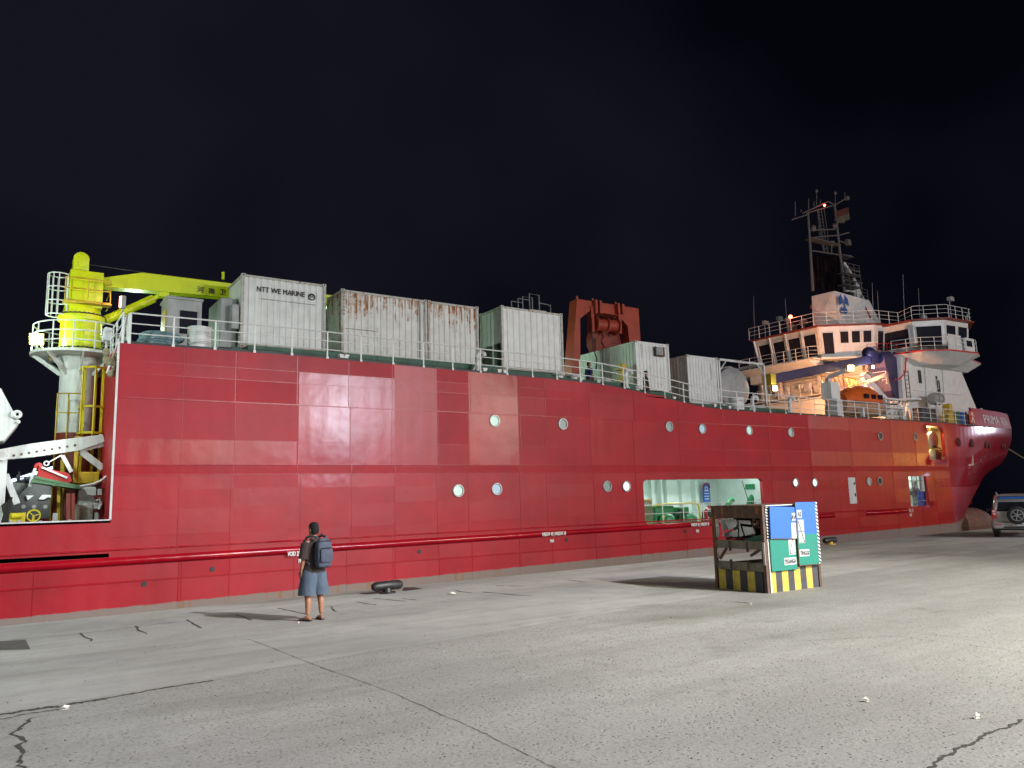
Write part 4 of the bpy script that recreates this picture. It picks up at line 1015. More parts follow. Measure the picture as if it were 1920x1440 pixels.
b_ = MB(); q_ = cp(1442,712); b_.box((q_.x,32,q_.z),(.5,.7,.7)); b_.cyl(q_, q_-V(0,0,1.2), .03, n=6); b_.build('boom_tip', YEL_D, t)
# hooded working lamps
def floodlight(px, py, Y, mat, col, pw, label, size=(.30,.16,.24), aim=(0,-1,-.3), src=None, group=None, back=DARK, post=None):
    p = at(px, py, Y=Y); t = thing('floodlight', p, label, 'lamp', group); d = Vector(aim).normalized()
    q_ = d.to_track_quat('-Y', 'Z').to_matrix().to_4x4(); M = Matrix.Translation(p) @ q_
    h = MB(); w_, dp, hh = size; h.b2(-w_/2-.03,w_/2+.03,0,dp,-hh/2-.03,hh/2+.03,0,M); h.build('housing', back, t)
    g = MB(); g.b2(-w_/2,w_/2,-.02,.0,-hh/2,hh/2,0,M); g.build('lens', mat, t)
    br_ = MB(); e = post or V(0,.25,-.35); br_.bar(p+d*-.1, p+Vector(e), .05); br_.build('bracket', back, t)
    if pw: lamp('floodlight_beam', 'POINT', p+(src or d*.28), pw, col, .10)
    return t
floodlight(1595,690,31.2,LAMP_O,(1,.40,.18),3000,'brightest orange sodium floodlight shining in front of the navy crane boom', (.42,.2,.36), aim=(-.5,-1,-.2), src=V(.3,1.7,-.9))
floodlight(1453,728,31.6,LAMP_W,(1,.95,.85),30,'small square white lamp hanging below the boom tip of the navy crane', (.28,.14,.30), aim=(-.3,-1,0))
floodlight(1463,646,41.3,LAMP_W,(.8,.85,1),15,'small glowing white square standing in for a reflection in the aft bridge windows', (.34,.14,.32), aim=(-.6,-1,0))  # added glowing square imitates a white reflection in the bridge glass
floodlight(1637,688,31.5,emis('lamp_cool',(.75,.85,1),16),(.7,.8,1),60,'bluish white lamp on the navy crane beside the orange floodlight', (.16,.14,.20), aim=(-.8,-1,0))

# ------------------------------------------------------------------ red gantry frame with winch behind the containers
t = thing('gantry_frame', (28,34,7.2), 'orange red steel gantry frame with a hanging winch behind the white containers', 'gantry')
def gp(px, py, Y=34.0): p = at(px, py, Y=Y); return (p.x, p.z)
def G(z0, z1=None): return z0
fr = [gp(*q_) for q_ in ((1074,563),(1130,570),(1189,581),(1180,640),(1174,660),(1164,660),(1169,613),(1163,598),(1152,592),(1150,585),(1112,582),(1096,588),(1080,600),(1060,680),(1056,680),(1062,600))]
# slanting portal: the legs reach the deck
top_l, top_r = gp(1074,563), gp(1189,581); outer = [gp(1057,640), top_l, top_r, gp(1180,640)]
fm = MB()
def portal(y0, y1):
    L = [(26.35,7.4),(27.15,7.4),gp(1080,600),gp(1097,586),gp(1152,594),gp(1169,614),(31.3,7.4),(32.0,7.4),top_r,top_l]
    fm.prism(L, y0, y1, 'XZ')
portal(33.6, 34.3)
fm.build('portal', A_RED, t, bevel=.02)
for px in (1104,1112,1146,1154):
    a = gp(px,566+(px-1074)*.155); b_ = gp(px-2,592); rb = MB(); rb.b2(a[0]-.08,a[0]+.08,33.3,33.6,b_[1],a[1]+.12); rb.build('stiffener', A_RED, t)
for px in (1076,1105,1148): a = gp(px,566+(px-1074)*.155); rb = MB(); rb.cyl((a[0],33.7,a[1]),(a[0],33.7,a[1]+.28),.07,n=8); rb.build('lifting_lug', A_RED, t)
wi = MB(); a, b_ = gp(1108,610), gp(1148,613); wi.cyl((a[0],33.7,a[1]),(b_[0],33.7,b_[1]-.02),.36,n=20)
for X in (a[0],(a[0]+b_[0])/2,b_[0]): wi.cyl((X-.05,33.7,a[1]),(X+.05,33.7,a[1]),.50,n=20)
wi.b2(a[0]-.35,a[0]-.15,33.5,33.9,a[1]-.5,a[1]+1.0); wi.b2(b_[0]+.1,b_[0]+.3,33.5,33.9,a[1]-.4,a[1]+1.0); wi.build('winch_drum', A_RED, t, smooth=True)
wl = MB(); a = gp(1140,640); wl.cyl((a[0],34.2,a[1]),(a[0],34.6,a[1]),1.15,n=28); wl.cyl((a[0],34.1,a[1]),(a[0],34.2,a[1]),.35,n=16)
for k in range(6):
    an_ = k*math.pi/3; wl.bar((a[0]+.3*math.cos(an_),34.17,a[1]+.3*math.sin(an_)),(a[0]+1.0*math.cos(an_),34.17,a[1]+1.0*math.sin(an_)),.10,.06)
wl.torus((a[0],34.2,a[1]),1.1,.07,'Y',28,6); wl.bar((29.15,34.0,7.4),(28.85,33.9,11.2),.12); wl.build('sheave_wheel', RED_D, t, smooth=True)
hs = MB(); hs.tube([(28.1,33.5,12.2),(28.0,33.4,11.2),(28.05,33.4,10.4),(28.3,33.4,9.8),(28.2,33.4,9.2)], .04, 6); hs.build('hydraulic_hose', BLACK, t)
# ------------------------------------------------------------------ yellow deck crane on its white pedestal
t = thing('pedestal_crane', (2.45,33,1.15), 'acid yellow deck crane on a tall white pedestal with its boom over the containers', 'crane')
CX, CY_ = 2.45, 33.0
pd = MB(); pd.cyl((CX,CY_,4.85),(CX,CY_,7.75),.62,n=28); pd.cyl((CX,CY_,7.2),(CX,CY_,7.75),.64,.82,n=28); pd.build('pedestal', WHITE, t, smooth=True)
pd = MB(); pd.cyl((CX,CY_,1.15),(CX,CY_,4.85),.66,n=28); pd.build('pedestal_foot', RED_D, t, smooth=True)
pl = MB(); pl.cyl((CX,CY_,7.72),(CX,CY_,7.82),1.62,n=36)
for k in range(8):
    a = k*math.pi/4; pl.bar((CX+.6*math.cos(a),CY_+.6*math.sin(a),7.05),(CX+1.5*math.cos(a),CY_+1.5*math.sin(a),7.72),.06,.14)
po = pl.build('round_platform', WHITE, t)
rr = MB()
for z in (8.15,8.5,8.85): rr.torus((CX,CY_,z),1.56,.026,'Z',36,6)
for k in range(14):
    a = k*2*math.pi/14; rr.cyl((CX+1.56*math.cos(a),CY_+1.56*math.sin(a),7.8),(CX+1.56*math.cos(a),CY_+1.56*math.sin(a),8.85),.026,n=6)
rr.build('platform_railing', WHITE, t)
cl = MB(); cl.cyl((CX,CY_,7.95),(CX,CY_,9.15),.70,n=30); cl.cyl((CX,CY_,7.85),(CX,CY_,8.0),.80,n=30); cl.cyl((CX,CY_,9.1),(CX,CY_,9.3),.80,n=30); cl.cyl((CX,CY_,9.3),(CX,CY_,9.7),.66,.60,n=30)
cl.b2(CX-.5,CX+.62,CY_-.55,CY_+.5,9.6,11.0); cl.b2(CX-.40,CX+.12,CY_-.35,CY_+.35,11.0,11.55); cl.cyl((CX-.14,CY_-.36,11.5),(CX-.14,CY_+.36,11.5),.27,n=20)
col = cl.build('slewing_column', YELLOW, t, smooth=True, bevel=.02)
for z, r in ((8.0,.80),(9.30,.80)):
    bl_ = MB(); bl_.loft([[V(CX+(r-(.07 if k % 4 < 2 else .0))*math.cos(k*math.pi/60), CY_+(r-(.07 if k % 4 < 2 else .0))*math.sin(k*math.pi/60), zz) for k in range(120)] for zz in (z+.002, z+.06)]); bl_.build('bolted_flange', DARK, t)
cv = MB(); cv.torus((CX-.14,CY_,11.62),.16,.1,'Y',16,8); cv.build('sheave_cap', LGREY, t, smooth=True)
bm_ = MB(); J = [at(190,524,Y=33), at(265,514,Y=33), at(430,534,Y=33), at(620,556,Y=33), at(620,578,Y=33), at(425,560,Y=33), at(262,546,Y=33), at(196,541,Y=33)]
bm_.prism([(q_.x,q_.z) for q_ in J], 32.72, 33.28, 'XZ'); bm = bm_.build('boom', YELLOW, t, bevel=.02)
q_ = at(418,524,Y=33); pn = MB(); pn.cyl((q_.x,33,q_.z),(q_.x,33,q_.z+.32),.06,n=8); pn.build('boom_pin', YELLOW, t)
for ch, px, py in (('河',376,542),('南',397,545),('卫',418,547)):
    text(ch, .27, at(px,py,Y=32.70)+V(0,0,-.12), (1,0,-.07), (0,0,1), INK, t, 'lettering', bold=.006)
cyl_ = MB(); A = at(198,600,Y=33); B = at(288,560,Y=33); Cc = at(306,550,Y=33); cyl_.tube([A,B],.17,16); cyl_.tube([B,Cc],.09,12); cyl_.box(Cc,(.4,.4,.35)); cyl_.build('luffing_cylinder', YELLOW, t, smooth=True)
wr_ = MB(); wr_.tube([at(152,494,Y=33), at(265,510,Y=33), at(424,532,Y=32.8)], .018, 5); wr_.build('hoist_wire', DARK, t)
# caged ladder on the aft side
cg = MB(); LX, LY = 1.66, 32.8
for z in [9.25+.52*i for i in range(4)]: cg.torus((LX-.05,LY,z),.36,.025,'Z',18,5)
for k in range(7):
    a = math.pi*.5+ k*math.pi/6; cg.cyl((LX-.05+.36*math.cos(a),LY+.36*math.sin(a),9.25),(LX-.05+.36*math.cos(a),LY+.36*math.sin(a),10.82),.018,n=5)
for y in (LY-.2,LY+.2): cg.cyl((LX+.25,y,8.0),(LX+.25,y,10.85),.03,n=6)
for i in range(10): cg.bar((LX+.25,LY-.2,8.1+.3*i),(LX+.25,LY+.2,8.1+.3*i),.025)
cg.build('caged_ladder', WHITE, t)
ct = MB()
for z in (9.75,10.2,10.6): ct.tube([(CX-.65,CY_-.85,z),(CX+.85,CY_-.85,z),(CX+.85,CY_+.5,z)], .022, 6)
for x in (-.65,.1,.85): ct.cyl((CX+x,CY_-.85,9.7),(CX+x,CY_-.85,10.62),.022,n=6)
ct.b2(CX-.7,CX+.9,CY_-.9,CY_-.4,9.68,9.72); ct.build('column_gallery', YEL_D, t)
# yellow caged ladder at the pedestal foot and safety gate
t2 = thing('caged_ladder', (2.9,32,2.5), 'bright yellow caged ladder standing against the crane pedestal', 'ladder')
yl = MB(); xa, xb_ = 2.55, 3.15
for x in (xa,(xa+xb_)/2+.06,xb_): yl.bar((x,31.7,2.9),(x,31.7,7.15),.09,.09)
for z in (7.12,5.7,4.75,2.95): yl.tube([(xa-.12,31.9,z),(xa-.1,31.3,z),(xa+.3,31.1,z),(xb_,31.3,z),(xb_+.05,31.9,z)], .045, 6)
for x in (xa-.1, xa+.3): yl.cyl((x,31.2,4.75),(x,31.2,7.12),.03,n=6)
yl.build('cage', SAFE_Y, t2)
yl = MB(); yl.b2(2.35,3.1,30.9,31.6,2.95,3.35); yl.b2(2.3,2.42,30.85,31,2.95,4.6); yl.build('landing', YEL_D, t2, bevel=.02)
yl = MB(); 
for z in (5.5,6.2): yl.tube([(1.75,31.9,z),(2.45,31.7,z)], .025, 6)
for x in (1.75,2.1): yl.tube([(x,31.9,1.2),(x,31.9,6.2)], .03, 6)
yl.build('guard_rail', YEL_D, t2)
# operator's cab standing on the block
t = thing('control_cab', (5.1,31,7.5), 'grey control cab with a dark window behind the aft railing', 'cab')
a = at(306,545,Y=31); b_ = at(377,655,Y=31); cb_ = MB(); cb_.b2(5.12,6.38,31,32.3,7.9,9.95); cb_.b2(5.07,6.43,30.95,32.4,9.92,10.04)
cb_.build('body', LGREY, t, bevel=.06); g = MB(); g.b2(5.58,6.2,30.96,31.0,8.6,9.5); g.build('window', GLASS, t)
g = MB(); g.b2(6.0,6.35,30.93,30.96,9.0,9.3); g.build('window_reflection_panel', LGREY, t) if False else None
g = MB(); g.b2(5.07,5.13,31.1,31.6,8.0,9.5); g.build('side_door', YEL_D, t); g = MB(); g.b2(5.2,6.3,31.2,32.2,7.48,7.9); g.build('base', DARK, t)
# slanted white pipe rail and rags at the aft corner of the block
t = thing('corner_ladder_rail', (3.1,28.2,6.5), 'slanting white pipe rails lashed with rags at the aft top corner of the hull', 'rail')
b_ = MB()
for dx in (0,.14,.28): b_.tube([at(200+dx*60,700,Y=28.3), at(222+dx*60,640,Y=28.3), at(238,592,Y=28.3)], .035, 6)
for k in range(7): z = 6.7+.28*k; b_.bar((2.95+.06*k,28.3,z),(3.35+.03*k,28.3,z+.05),.03)
b_.tube([(3.5,28.1,7.5),(3.5,28.1,8.5)], .06, 8); b_.build('pipe_rail', PANEL_W, t)
b_ = MB()
for i in range(16): b_.ell((2.85+random.random()*.35,28.25+random.random()*.1,6.35+random.random()*.9),.09+random.random()*.05,.07,.10+random.random()*.06,8,5)
b_.build('rags', ROPE, t)
floodlight(226,566,31.8,emis('lamp_warm',(1,.42,.25),9),(1,.5,.3),12,'warm glowing lamp in a grey hood in front of the yellow crane boom', (.12,.16,.42), aim=(-1,-.35,0), back=LGREY, post=V(.1,0,-1.6))
floodlight(195,626,29.5,PANEL_W,None,0,'unlit white hooded lamp on the slanting rails below the yellow crane', (.16,.2,.40), aim=(-1,-.2,.1), back=PANEL_W, post=V(.1,0,-.9))
floodlight(68,636,33,LAMP_G,(.70,1,.84),160,'bright greenish white floodlight on a bracket left of the yellow crane', (.40,.18,.36), aim=(-.25,-1,-.35), back=YEL_D, post=V(.5,0,-.75))
for i, (x, y, z, pw, c) in enumerate(((1.6,29.8,4.0,50,(.80,1,.90)),(-2.6,26.2,8.2,1300,(.80,1,.92)),(4.6,35.5,9.6,200,(.7,1,.75)),(13.5,36,10.5,350,(.65,1,.7)),(19.4,37,10,350,(.65,1,.7)),(-3.5,30.5,9.0,420,(.85,1,.8)),(24,36,9.5,300,(.65,1,.75)))):
    lamp('deck_lamp', 'POINT', (x,y,z), pw, c, .25)  # unseen deck lamps; the outboard one is added to brighten the white arm

# ------------------------------------------------------------------ aft deck machinery seen over the low bulwark
t = thing('pivoting_arm', (.2,31.5,1.2), 'long white steel arm with a row of bolt holes reaching to the hull corner', 'arm')
b_ = MB(); P = [at(x,y,Y=31) for x, y in ((-60,853),(0,843),(60,832),(192,815),(195,829),(150,845),(60,858),(0,863),(-60,868))]
b_.prism([(q_.x,q_.z) for q_ in P], 30.8,31.2,'XZ'); b_.build('beam', PANEL_W, t, bevel=.015)
b_ = MB(); b_.bar(at(150,845,Y=31), at(193,878,Y=31), .12,.22); b_.bar(at(150,843,Y=31), at(194,833,Y=31), .10,.16); b_.build('strut', PANEL_W, t)
b_ = MB()
for i in range(9): q_ = at(26+14.3*i, 854-2.4*i, Y=30.78); b_.cyl(q_, q_+V(0,.05,0), .042, n=10)
b_.build('bolt_holes', RUSTY, t)
b_ = MB(); b_.bar(at(4,860,Y=31), at(-4,985,Y=31), .30,.3); b_.bar(at(10,890,Y=31.2), at(32,945,Y=31.2), .34,.2); b_.cyl(at(5,855,Y=30.7),at(5,855,Y=31.3),.16,n=16); b_.build('post', PANEL_W, t, bevel=.02)
t = thing('hopper', (0,30.5,5.6), 'white faceted steel hopper with lifting eyes hanging at the left edge', 'hopper')
b_ = MB(); A = [at(x,y,Y=30.2) for x, y in ((-70,715),(2,728),(36,792),(8,826),(-70,832))]
B = [p_+V(0,1.6,0) for p_ in A]; n = 5; b_.add(A+B, [(4,3,2,1,0),(5,6,7,8,9)]+[(i,(i+1)%n,n+(i+1)%n,n+i) for i in range(n)]); b_.build('shell', PANEL_W, t, bevel=.02)
b_ = MB(); q_ = at(32,777,Y=30.1); b_.torus(q_, .10,.05,'Y',16,8); b_.box(q_+V(-.1,0,0),(.14,.08,.16)); q_ = at(34,791,Y=30.1); b_.ell(q_,.07,.06,.07); b_.build('lifting_eye', WHITE_C, t, smooth=True)
t = thing('launching_cradle', (2,30.6,2.6), 'tilted green and red launching cradle slung from a shackle below the white arm', 'cradle')
b_ = MB(); P = [at(x,y,Y=30.6) for x, y in ((57,905),(66,893),(152,912),(150,919)) ]; b_.prism([(q_.x,q_.z) for q_ in P], 30.2,31.1,'XZ'); b_.bar(P[0]+V(0,-.45,.03), P[3]+V(0,-.45,.05), .05,.06); b_.bar(at(100,911,Y=30.1),at(108,901,Y=30.1),.05,.06)
for o_ in (.33,.66): b_.bar(P[0].lerp(P[1],o_)+V(0,-.42,0), P[3].lerp(P[2],o_)+V(0,-.42,0), .03,.03)
b_.build('tray', paint('cradle_green', (.10,.22,.11), .55, dirt=.3), t)
b_ = MB(); P = [at(x,y,Y=30.55) for x, y in ((72,872),(80,878),(128,888),(134,902),(128,906),(70,896))]; b_.prism([(q_.x,q_.z) for q_ in P], 30.3,31.0,'XZ'); q_ = at(72,874,Y=30.4); b_.cyl(q_, q_+V(0,.5,0), .12, n=14); b_.build('red_frame', RED, t, bevel=.015)
b_ = MB(); b_.bar(at(78,876,Y=30.25), at(126,896,Y=30.25), .06); b_.torus(at(87,869,Y=30.4),.07,.022,'Y',14,6); b_.tube([at(91,867,Y=30.4),at(100,862,Y=30.4),at(116,853,Y=30.4)],.02,6); b_.bar(at(117,854,Y=30.6),at(134,885,Y=30.6),.07,.12)
b_.tube([at(66,878,Y=30.4),at(60,893,Y=30.4),at(56,912,Y=30.4)],.05,8); b_.build('rigging', WHITE_C, t)
t = thing('deck_control_cabinet', (3,30.5,1.2), 'pale rusty electrical cabinet with rounded corners on the aft deck', 'cabinet')
b_ = MB(); a, c = at(144,945,Y=30.3), at(173,985,Y=30.3); b_.b2(a.x,c.x,30.3,30.9,1.2,a.z); b_.build('body', WHITE_R, t, bevel=.04)
b_ = MB(); b_.b2(a.x+.08,c.x-.08,30.28,30.3,1.5,a.z-.12); b_.build('door', paint('pale_door', (.46,.44,.36), .6, rust=.6), t)
t = thing('deck_post', (2.1,30.8,1.2), 'slim yellow post on the aft deck in front of the grey vessel', 'post')
b_ = MB(); b_.bar(at(109,985,Y=30.8), at(110,910,Y=30.8), .09); b_.bar(at(116,908,Y=31.8), at(117,862,Y=31.8), .12); b_.build('pole', SAFE_Y, t)
t = thing('hand_wheel', (1.2,31.2,1.2), 'spoked yellow hand wheel on a stand on the aft deck', 'wheel')
q_ = at(63,967,Y=31.2); b_ = MB(); b_.torus(q_, .19,.028,'Y',22,6)
for k in range(3): a = k*2.09+.3; b_.bar(q_, q_+V(.18*math.cos(a),0,.18*math.sin(a)), .025)
b_.build('wheel', SAFE_Y, t, smooth=True); b_ = MB(); b_.bar(q_+V(0,.05,0), V(q_.x,q_.y+.05,1.15), .08); b_.build('stand', YEL_D, t)
t = thing('winch', (.6,31,1.2), 'yellow and green winch body by the dark hydraulic hoses on the aft deck', 'winch')
a, c = at(15,962,Y=31), at(47,982,Y=31); b_ = MB(); b_.b2(a.x,c.x,31,31.7,1.2,a.z); b_.cyl((a.x+.1,30.95,a.z-.1),(c.x-.1,30.95,a.z-.1),.10,n=12); b_.build('body', SAFE_Y, t, bevel=.02)
t = thing('hydraulic_unit', (.1,30.4,1.2), 'bundle of black hydraulic hoses beside the white arm post', 'hoses')
b_ = MB()
for k in range(5): b_.tube([at(2+3*k,985,Y=30.4), at(8+2*k,965,Y=30.4), at(4+4*k,948-3*k,Y=30.4), at(14+2*k,940-2*k,Y=30.4), at(22-1*k,952,Y=30.4), at(12,975,Y=30.4)], .035, 6)
b_.build('hose', BLACK, t, smooth=True)
t = thing('valve_rack', (3,29.6,1.2), 'red and white pipe and valve rack against the hull block end', 'pipes')
b_ = MB(); 
for px, y0, y1, w_ in ((128,925,985,.12),(137,925,985,.10),(194,915,985,.10),(200,905,985,.14),(186,940,985,.05)): b_.bar(at(px,y1,Y=30), at(px,y0,Y=30), w_)
b_.bar(at(176,932,Y=30), at(192,930,Y=30), .10); b_.build('red_pipe', RED_D, t)
b_ = MB(); b_.tube([at(150,912,Y=29.8),at(160,911,Y=29.8),at(176,908,Y=29.8),at(192,900,Y=29.8),at(204,890,Y=29.8)],.05,8)
b_.tube([at(180,940,Y=29.8),at(186,935,Y=29.8),at(190,945,Y=29.8),at(186,955,Y=29.8)],.045,8); b_.box(at(182,948,Y=29.9),(.18,.15,.2)); b_.build('white_pipe', WHITE_C, t)
for c_, d_ in ((at(162,935,Y=30.6),(.5,.3,.8)),(at(182,972,Y=30.2),(.15,.1,.4)),(at(170,922,Y=30.4),(.3,.2,.25)),(at(189,925,Y=30.3),(.2,.2,.3))): b_ = MB(); b_.box(c_, d_); b_.build('junction_box', WHITE_C, t)
t = thing('deck_bollards', (1.5,29.5,1.2), 'small dark mooring fittings just behind the aft bulwark rail', 'fittings')
for px in (20,35,50,62,75,92,100,120,130,140): b_ = MB(); b_.cyl(at(px,988,Y=29.6), at(px,988-random.randint(6,14),Y=29.6), .06, n=10); b_.build('fitting', LGREY, t)
b_ = MB(); b_.box(at(103,975,Y=30),(.14,.12,.45)); b_.build('terminal_box', LGREY, t)

# ------------------------------------------------------------------ grey vessel and quay lights far behind the aft deck
t = thing('grey_vessel', (8,75,-1.5), 'dark grey vessel with a row of lit square openings far behind the aft deck', 'ship')
b_ = MB(); P = [at(x,y,Y=75) for x, y in ((-120,985),(18,945),(60,905),(128,905),(240,900),(260,1000),(-120,1000))]
b_.prism([(q_.x,q_.z) for q_ in P], 75, 82, 'XZ'); b_.build('hull', paint('far_grey', (.07,.072,.075), .6), t)
b_ = MB(); b_.prism([(at(x,y,Y=77).x,at(x,y,Y=77).z) for x, y in ((25,905),(60,908),(55,938),(25,932))], 76,78,'XZ'); a, c = at(60,913,Y=77), at(100,925,Y=77)
b_.b2(at(60,910,Y=77).x,at(98,910,Y=77).x,77,80,at(60,930,Y=77).z,at(60,913,Y=77).z); b_.build('deckhouse', LGREY, t)
b_ = MB(); L_ = paint('far_white', (.6,.62,.62), .5)
P = [at(x,y,Y=74.9) for x, y in ((72,936),(79,928),(125,928),(125,935),(110,932),(100,937),(90,932),(82,937))]; b_.prism([(q_.x,q_.z) for q_ in P], 74.7, 75.2, 'XZ'); P = [at(x,y,Y=74.9) for x, y in ((48,929),(63,929),(52,938)) ]; b_.prism([(q_.x,q_.z) for q_ in P], 74.7, 75.2, 'XZ'); b_.build('awning', L_, t)
b_ = MB()
for px in (44,64,85,105,120): q_ = at(px,950,Y=74.95); b_.cyl(q_, q_+V(0,.1,0), .16, n=10)
b_.build('portlight', LGREY, t)
b_ = MB(); 
for px, y0 in ((33,890),(36,885),(47,895),(62,890)): b_.bar(at(px,915,Y=78), at(px,y0,Y=78), .15)
for py in (895,902,908): b_.bar(at(28,py+2,Y=78), at(60,py-2,Y=78), .1)
b_.build('rigging', GREY, t)
lamp('far_deck_lamp', 'POINT', at(80,915,Y=73), 260, (.9,1,.95), .5); lamp('far_deck_lamp', 'POINT', at(30,940,Y=68), 200, (.9,1,.95), .5)
t = thing('lit_bridge', (15,150,4), 'string of blue white lights on a distant jetty behind the aft deck', 'jetty')
b_ = MB(); b_.bar(at(15,905,Y=150), at(120,872,Y=150), 1.0, .9); b_.build('deck', GREY, t)
b_ = MB()
for i in range(22): q_ = at(17+4.7*i, 903-1.5*i, Y=149.3); b_.ell(q_,.30,.2,.22,8,5)
b_.build('light_string', emis('jetty_lights', (.62,.72,1), 5), t)
b_ = MB()
for i in range(5): q_ = at(20+20*i, 903-6.2*i, Y=150); b_.bar(q_, V(q_.x,150,-2), .8)
b_.build('pier', GREY, t)
# ------------------------------------------------------------------ lit side deck seen through the large opening
CREAM = paint('inner_wall_paint', (.62,.70,.66), .5, dirt=.12)
x0, x1, z0, z1 = 25.6, 36.6, .30, 2.95
rm = MB(); rm.b2(x0,x1,32.6,32.7,z0,z1); rm.b2(x0,x1,YN+.25,32.6,z0-.05,z0); rm.b2(x0,x1,YN+.25,32.6,z1,z1+.05); rm.b2(x0-.05,x0,YN+.25,32.7,z0,z1); rm.b2(x1,x1+.05,YN+.25,32.7,z0,z1)
for i in range(9): X = 26.2+1.2*i; rm.b2(X,X+.22,32.35,32.6,z0,z1)
for X in (27.0,29.8,31.6,34.4): rm.b2(X,X+.10,32.2,32.6,z0,z1)
side = rm.build('side_deck_walls', CREAM, ship)
tl_ = MB()
for X in (27.5,30.5,33.5,35.8): tl_.b2(X-.6,X+.6,29.6,29.7,2.88,2.94)
tl_.build('tube_lamps', TUBE_C, ship)
for X in (27.3,30.5,34): lamp('side_deck_lamp', 'POINT', (X,29.6,2.6), 85, (.82,1,.94), .3)
rail_run([V(26.4,YN+.35,.30),V(35.1,YN+.35,.30)], ship, 'side_deck_railing', WHITE_C, h=1.3, rows=(.3,.65,1.0), step=1.45, r=.02, merge=True)
t = thing('cable_machine', (29,29.5,.3), 'green cable machinery with yellow pipework inside the large hull opening', 'machinery')
b_ = MB(); b_.b2(28.2,29.5,29.2,30.3,.3,1.45); b_.b2(29.9,30.6,29.2,30.2,.3,1.35); b_.ell((28.7,28.9,.75),.45,.35,.32,14,8); b_.ell((30.4,29.0,.7),.5,.35,.3,14,8); b_.build('housing', GREEN, t, bevel=.04)
b_ = MB(); b_.tube([(27.9,29.0,1.5),(28.6,28.8,1.55),(30.6,28.8,1.55),(30.85,28.8,1.48),(30.95,28.8,1.3),(30.95,28.8,.4)],.055,8); b_.b2(28.3,28.5,28.75,28.9,.35,.95); b_.build('yellow_pipe', SAFE_Y, t, smooth=True)
b_ = MB(); 
for X, z in ((29.4,1.0),(29.6,.8),(30.0,1.0),(30.2,.85),(29.7,1.15)): b_.b2(X,X+.18,28.95,29.15,z,z+.12)
b_.build('valves', DARK, t)
t = thing('rope_net', (27,30,.3), 'coils of yellow brown rope hung on hooks at the left end of the large opening', 'rope')
b_ = MB()
for i in range(11): X = 26.85+.12*i; b_.tube([(X,29.4,1.75+.05*math.sin(i)),(X+.04,29.3,1.2),(X+.02*math.sin(3*i),29.35,.7+.1*math.sin(2*i)),(X+.08,29.4,1.2),(X+.06,29.4,1.75)],.028,5)
b_.build('rope_hank', ROPE, t); b_ = MB(); b_.bar((26.7,29.4,1.78),(28.2,29.4,1.78),.06); b_.cyl((26.75,29.4,.3),(26.75,29.4,1.8),.04,n=6); b_.build('hanger', YEL_D, t)
def lifebuoy(c, label):
    t = thing('lifebuoy', c, label, 'lifebuoy'); b_ = MB(); b_.torus(c,.34,.085,'Y',26,10); b_.build('ring', RED, t, smooth=True)
    b_ = MB()
    for k in range(4): a = math.pi/4+k*math.pi/2; b_.ell(V(*c)+V(.34*math.cos(a),0,.34*math.sin(a)),.10,.10,.10,10,6)
    b_.build('bands', WINK, t, smooth=True)
lifebuoy((31.35,28.42,.98), 'red and white lifebuoy hung on the rail inside the large opening')
t = thing('wall_notice', (31.6,32.2,1.6), 'blue arched notice board with a red edge on the white inner wall', 'sign')
p = at(1325,925,Y=32.1); b_ = MB(); pl = [(p.x-.28,p.z-.5),(p.x+.28,p.z-.5)]+[(p.x+.28*math.cos(a),p.z+.3+.28*math.sin(a)) for a in [math.pi*i/8 for i in range(9)]]
b_.prism(pl, 32.12,32.16,'XZ'); b_.build('board', paint('notice_blue', (.02,.09,.40), .5), t); 
b_ = MB(); b_.tube([(p.x+.30*math.cos(a),32.1,p.z+.3+.30*math.sin(a)) for a in [math.pi*i/10 for i in range(11)]],.03,6); b_.build('edge', RED, t)
b_ = MB(); 
for k in range(4): b_.b2(p.x-.18,p.x+.18,32.10,32.115,p.z-.35+.16*k,p.z-.31+.16*k)
b_.torus((p.x,32.11,p.z+.28),.11,.02,'Y',16,5); b_.build('symbol', WINK, t)
t = thing('ventilation_pipe', (35,30,.3), 'tall green ventilation pipe with a square head inside the opening', 'pipe')
b_ = MB(); p = at(1411,912,Y=30); b_.tube([(p.x-.45,30,.3),(p.x-.45,30,1.2),(p.x-.3,30,1.55),(p.x,30,1.85),(p.x+.08,30,2.3)],.17,14); b_.build('pipe', GREEN, t, smooth=True); b_ = MB(); b_.b2(p.x-.3,p.x+.4,29.7,30.3,2.2,2.5); b_.build('head', GREEN, t, bevel=.03)
b_ = MB(); b_.b2(p.x+.35,p.x+.9,29.8,30.3,1.0,1.35); b_.b2(p.x-.8,p.x-.6,29.8,30.3,1.0,1.3); b_.build('box', GREEN, t, bevel=.03)
t = thing('vent_pipe', (32.5,30,.3), 'short green pipe with a bent top beside the notice board', 'pipe')
b_ = MB(); p = at(1364,935,Y=29.6); b_.tube([(p.x,29.6,.3),(p.x,29.6,1.35),(p.x+.06,29.6,1.5),(p.x+.25,29.6,1.6)],.13,12); b_.cyl((p.x+.22,29.6,1.58),(p.x+.38,29.55,1.66),.16,n=12); b_.build('pipe', GREEN, t, smooth=True)
t = thing('covered_winch', (32.6,29,.3), 'dark tarpaulin covered winch behind the rail in the large opening', 'winch')
b_ = MB(); b_.prism([(31.9,.3),(33.3,.3),(33.1,.95),(32.7,1.15),(32.1,1.12)],28.9,29.7,'XZ'); b_.prism([(34.3,.3),(35.1,.3),(35.0,1.0),(34.6,1.2),(34.3,.9)],28.9,29.5,'XZ'); b_.cyl((33.45,29.2,.3),(33.45,29.2,1.15),.10,n=10); b_.build('cover', BLACK, t, bevel=.05)
wr2 = MB(); wr2.tube([(34.2,28.6,2.7),(34.6,28.6,1.6),(34.9,28.6,.6)],.02,5); wr2.build('hanging_wire', DARK, ship)
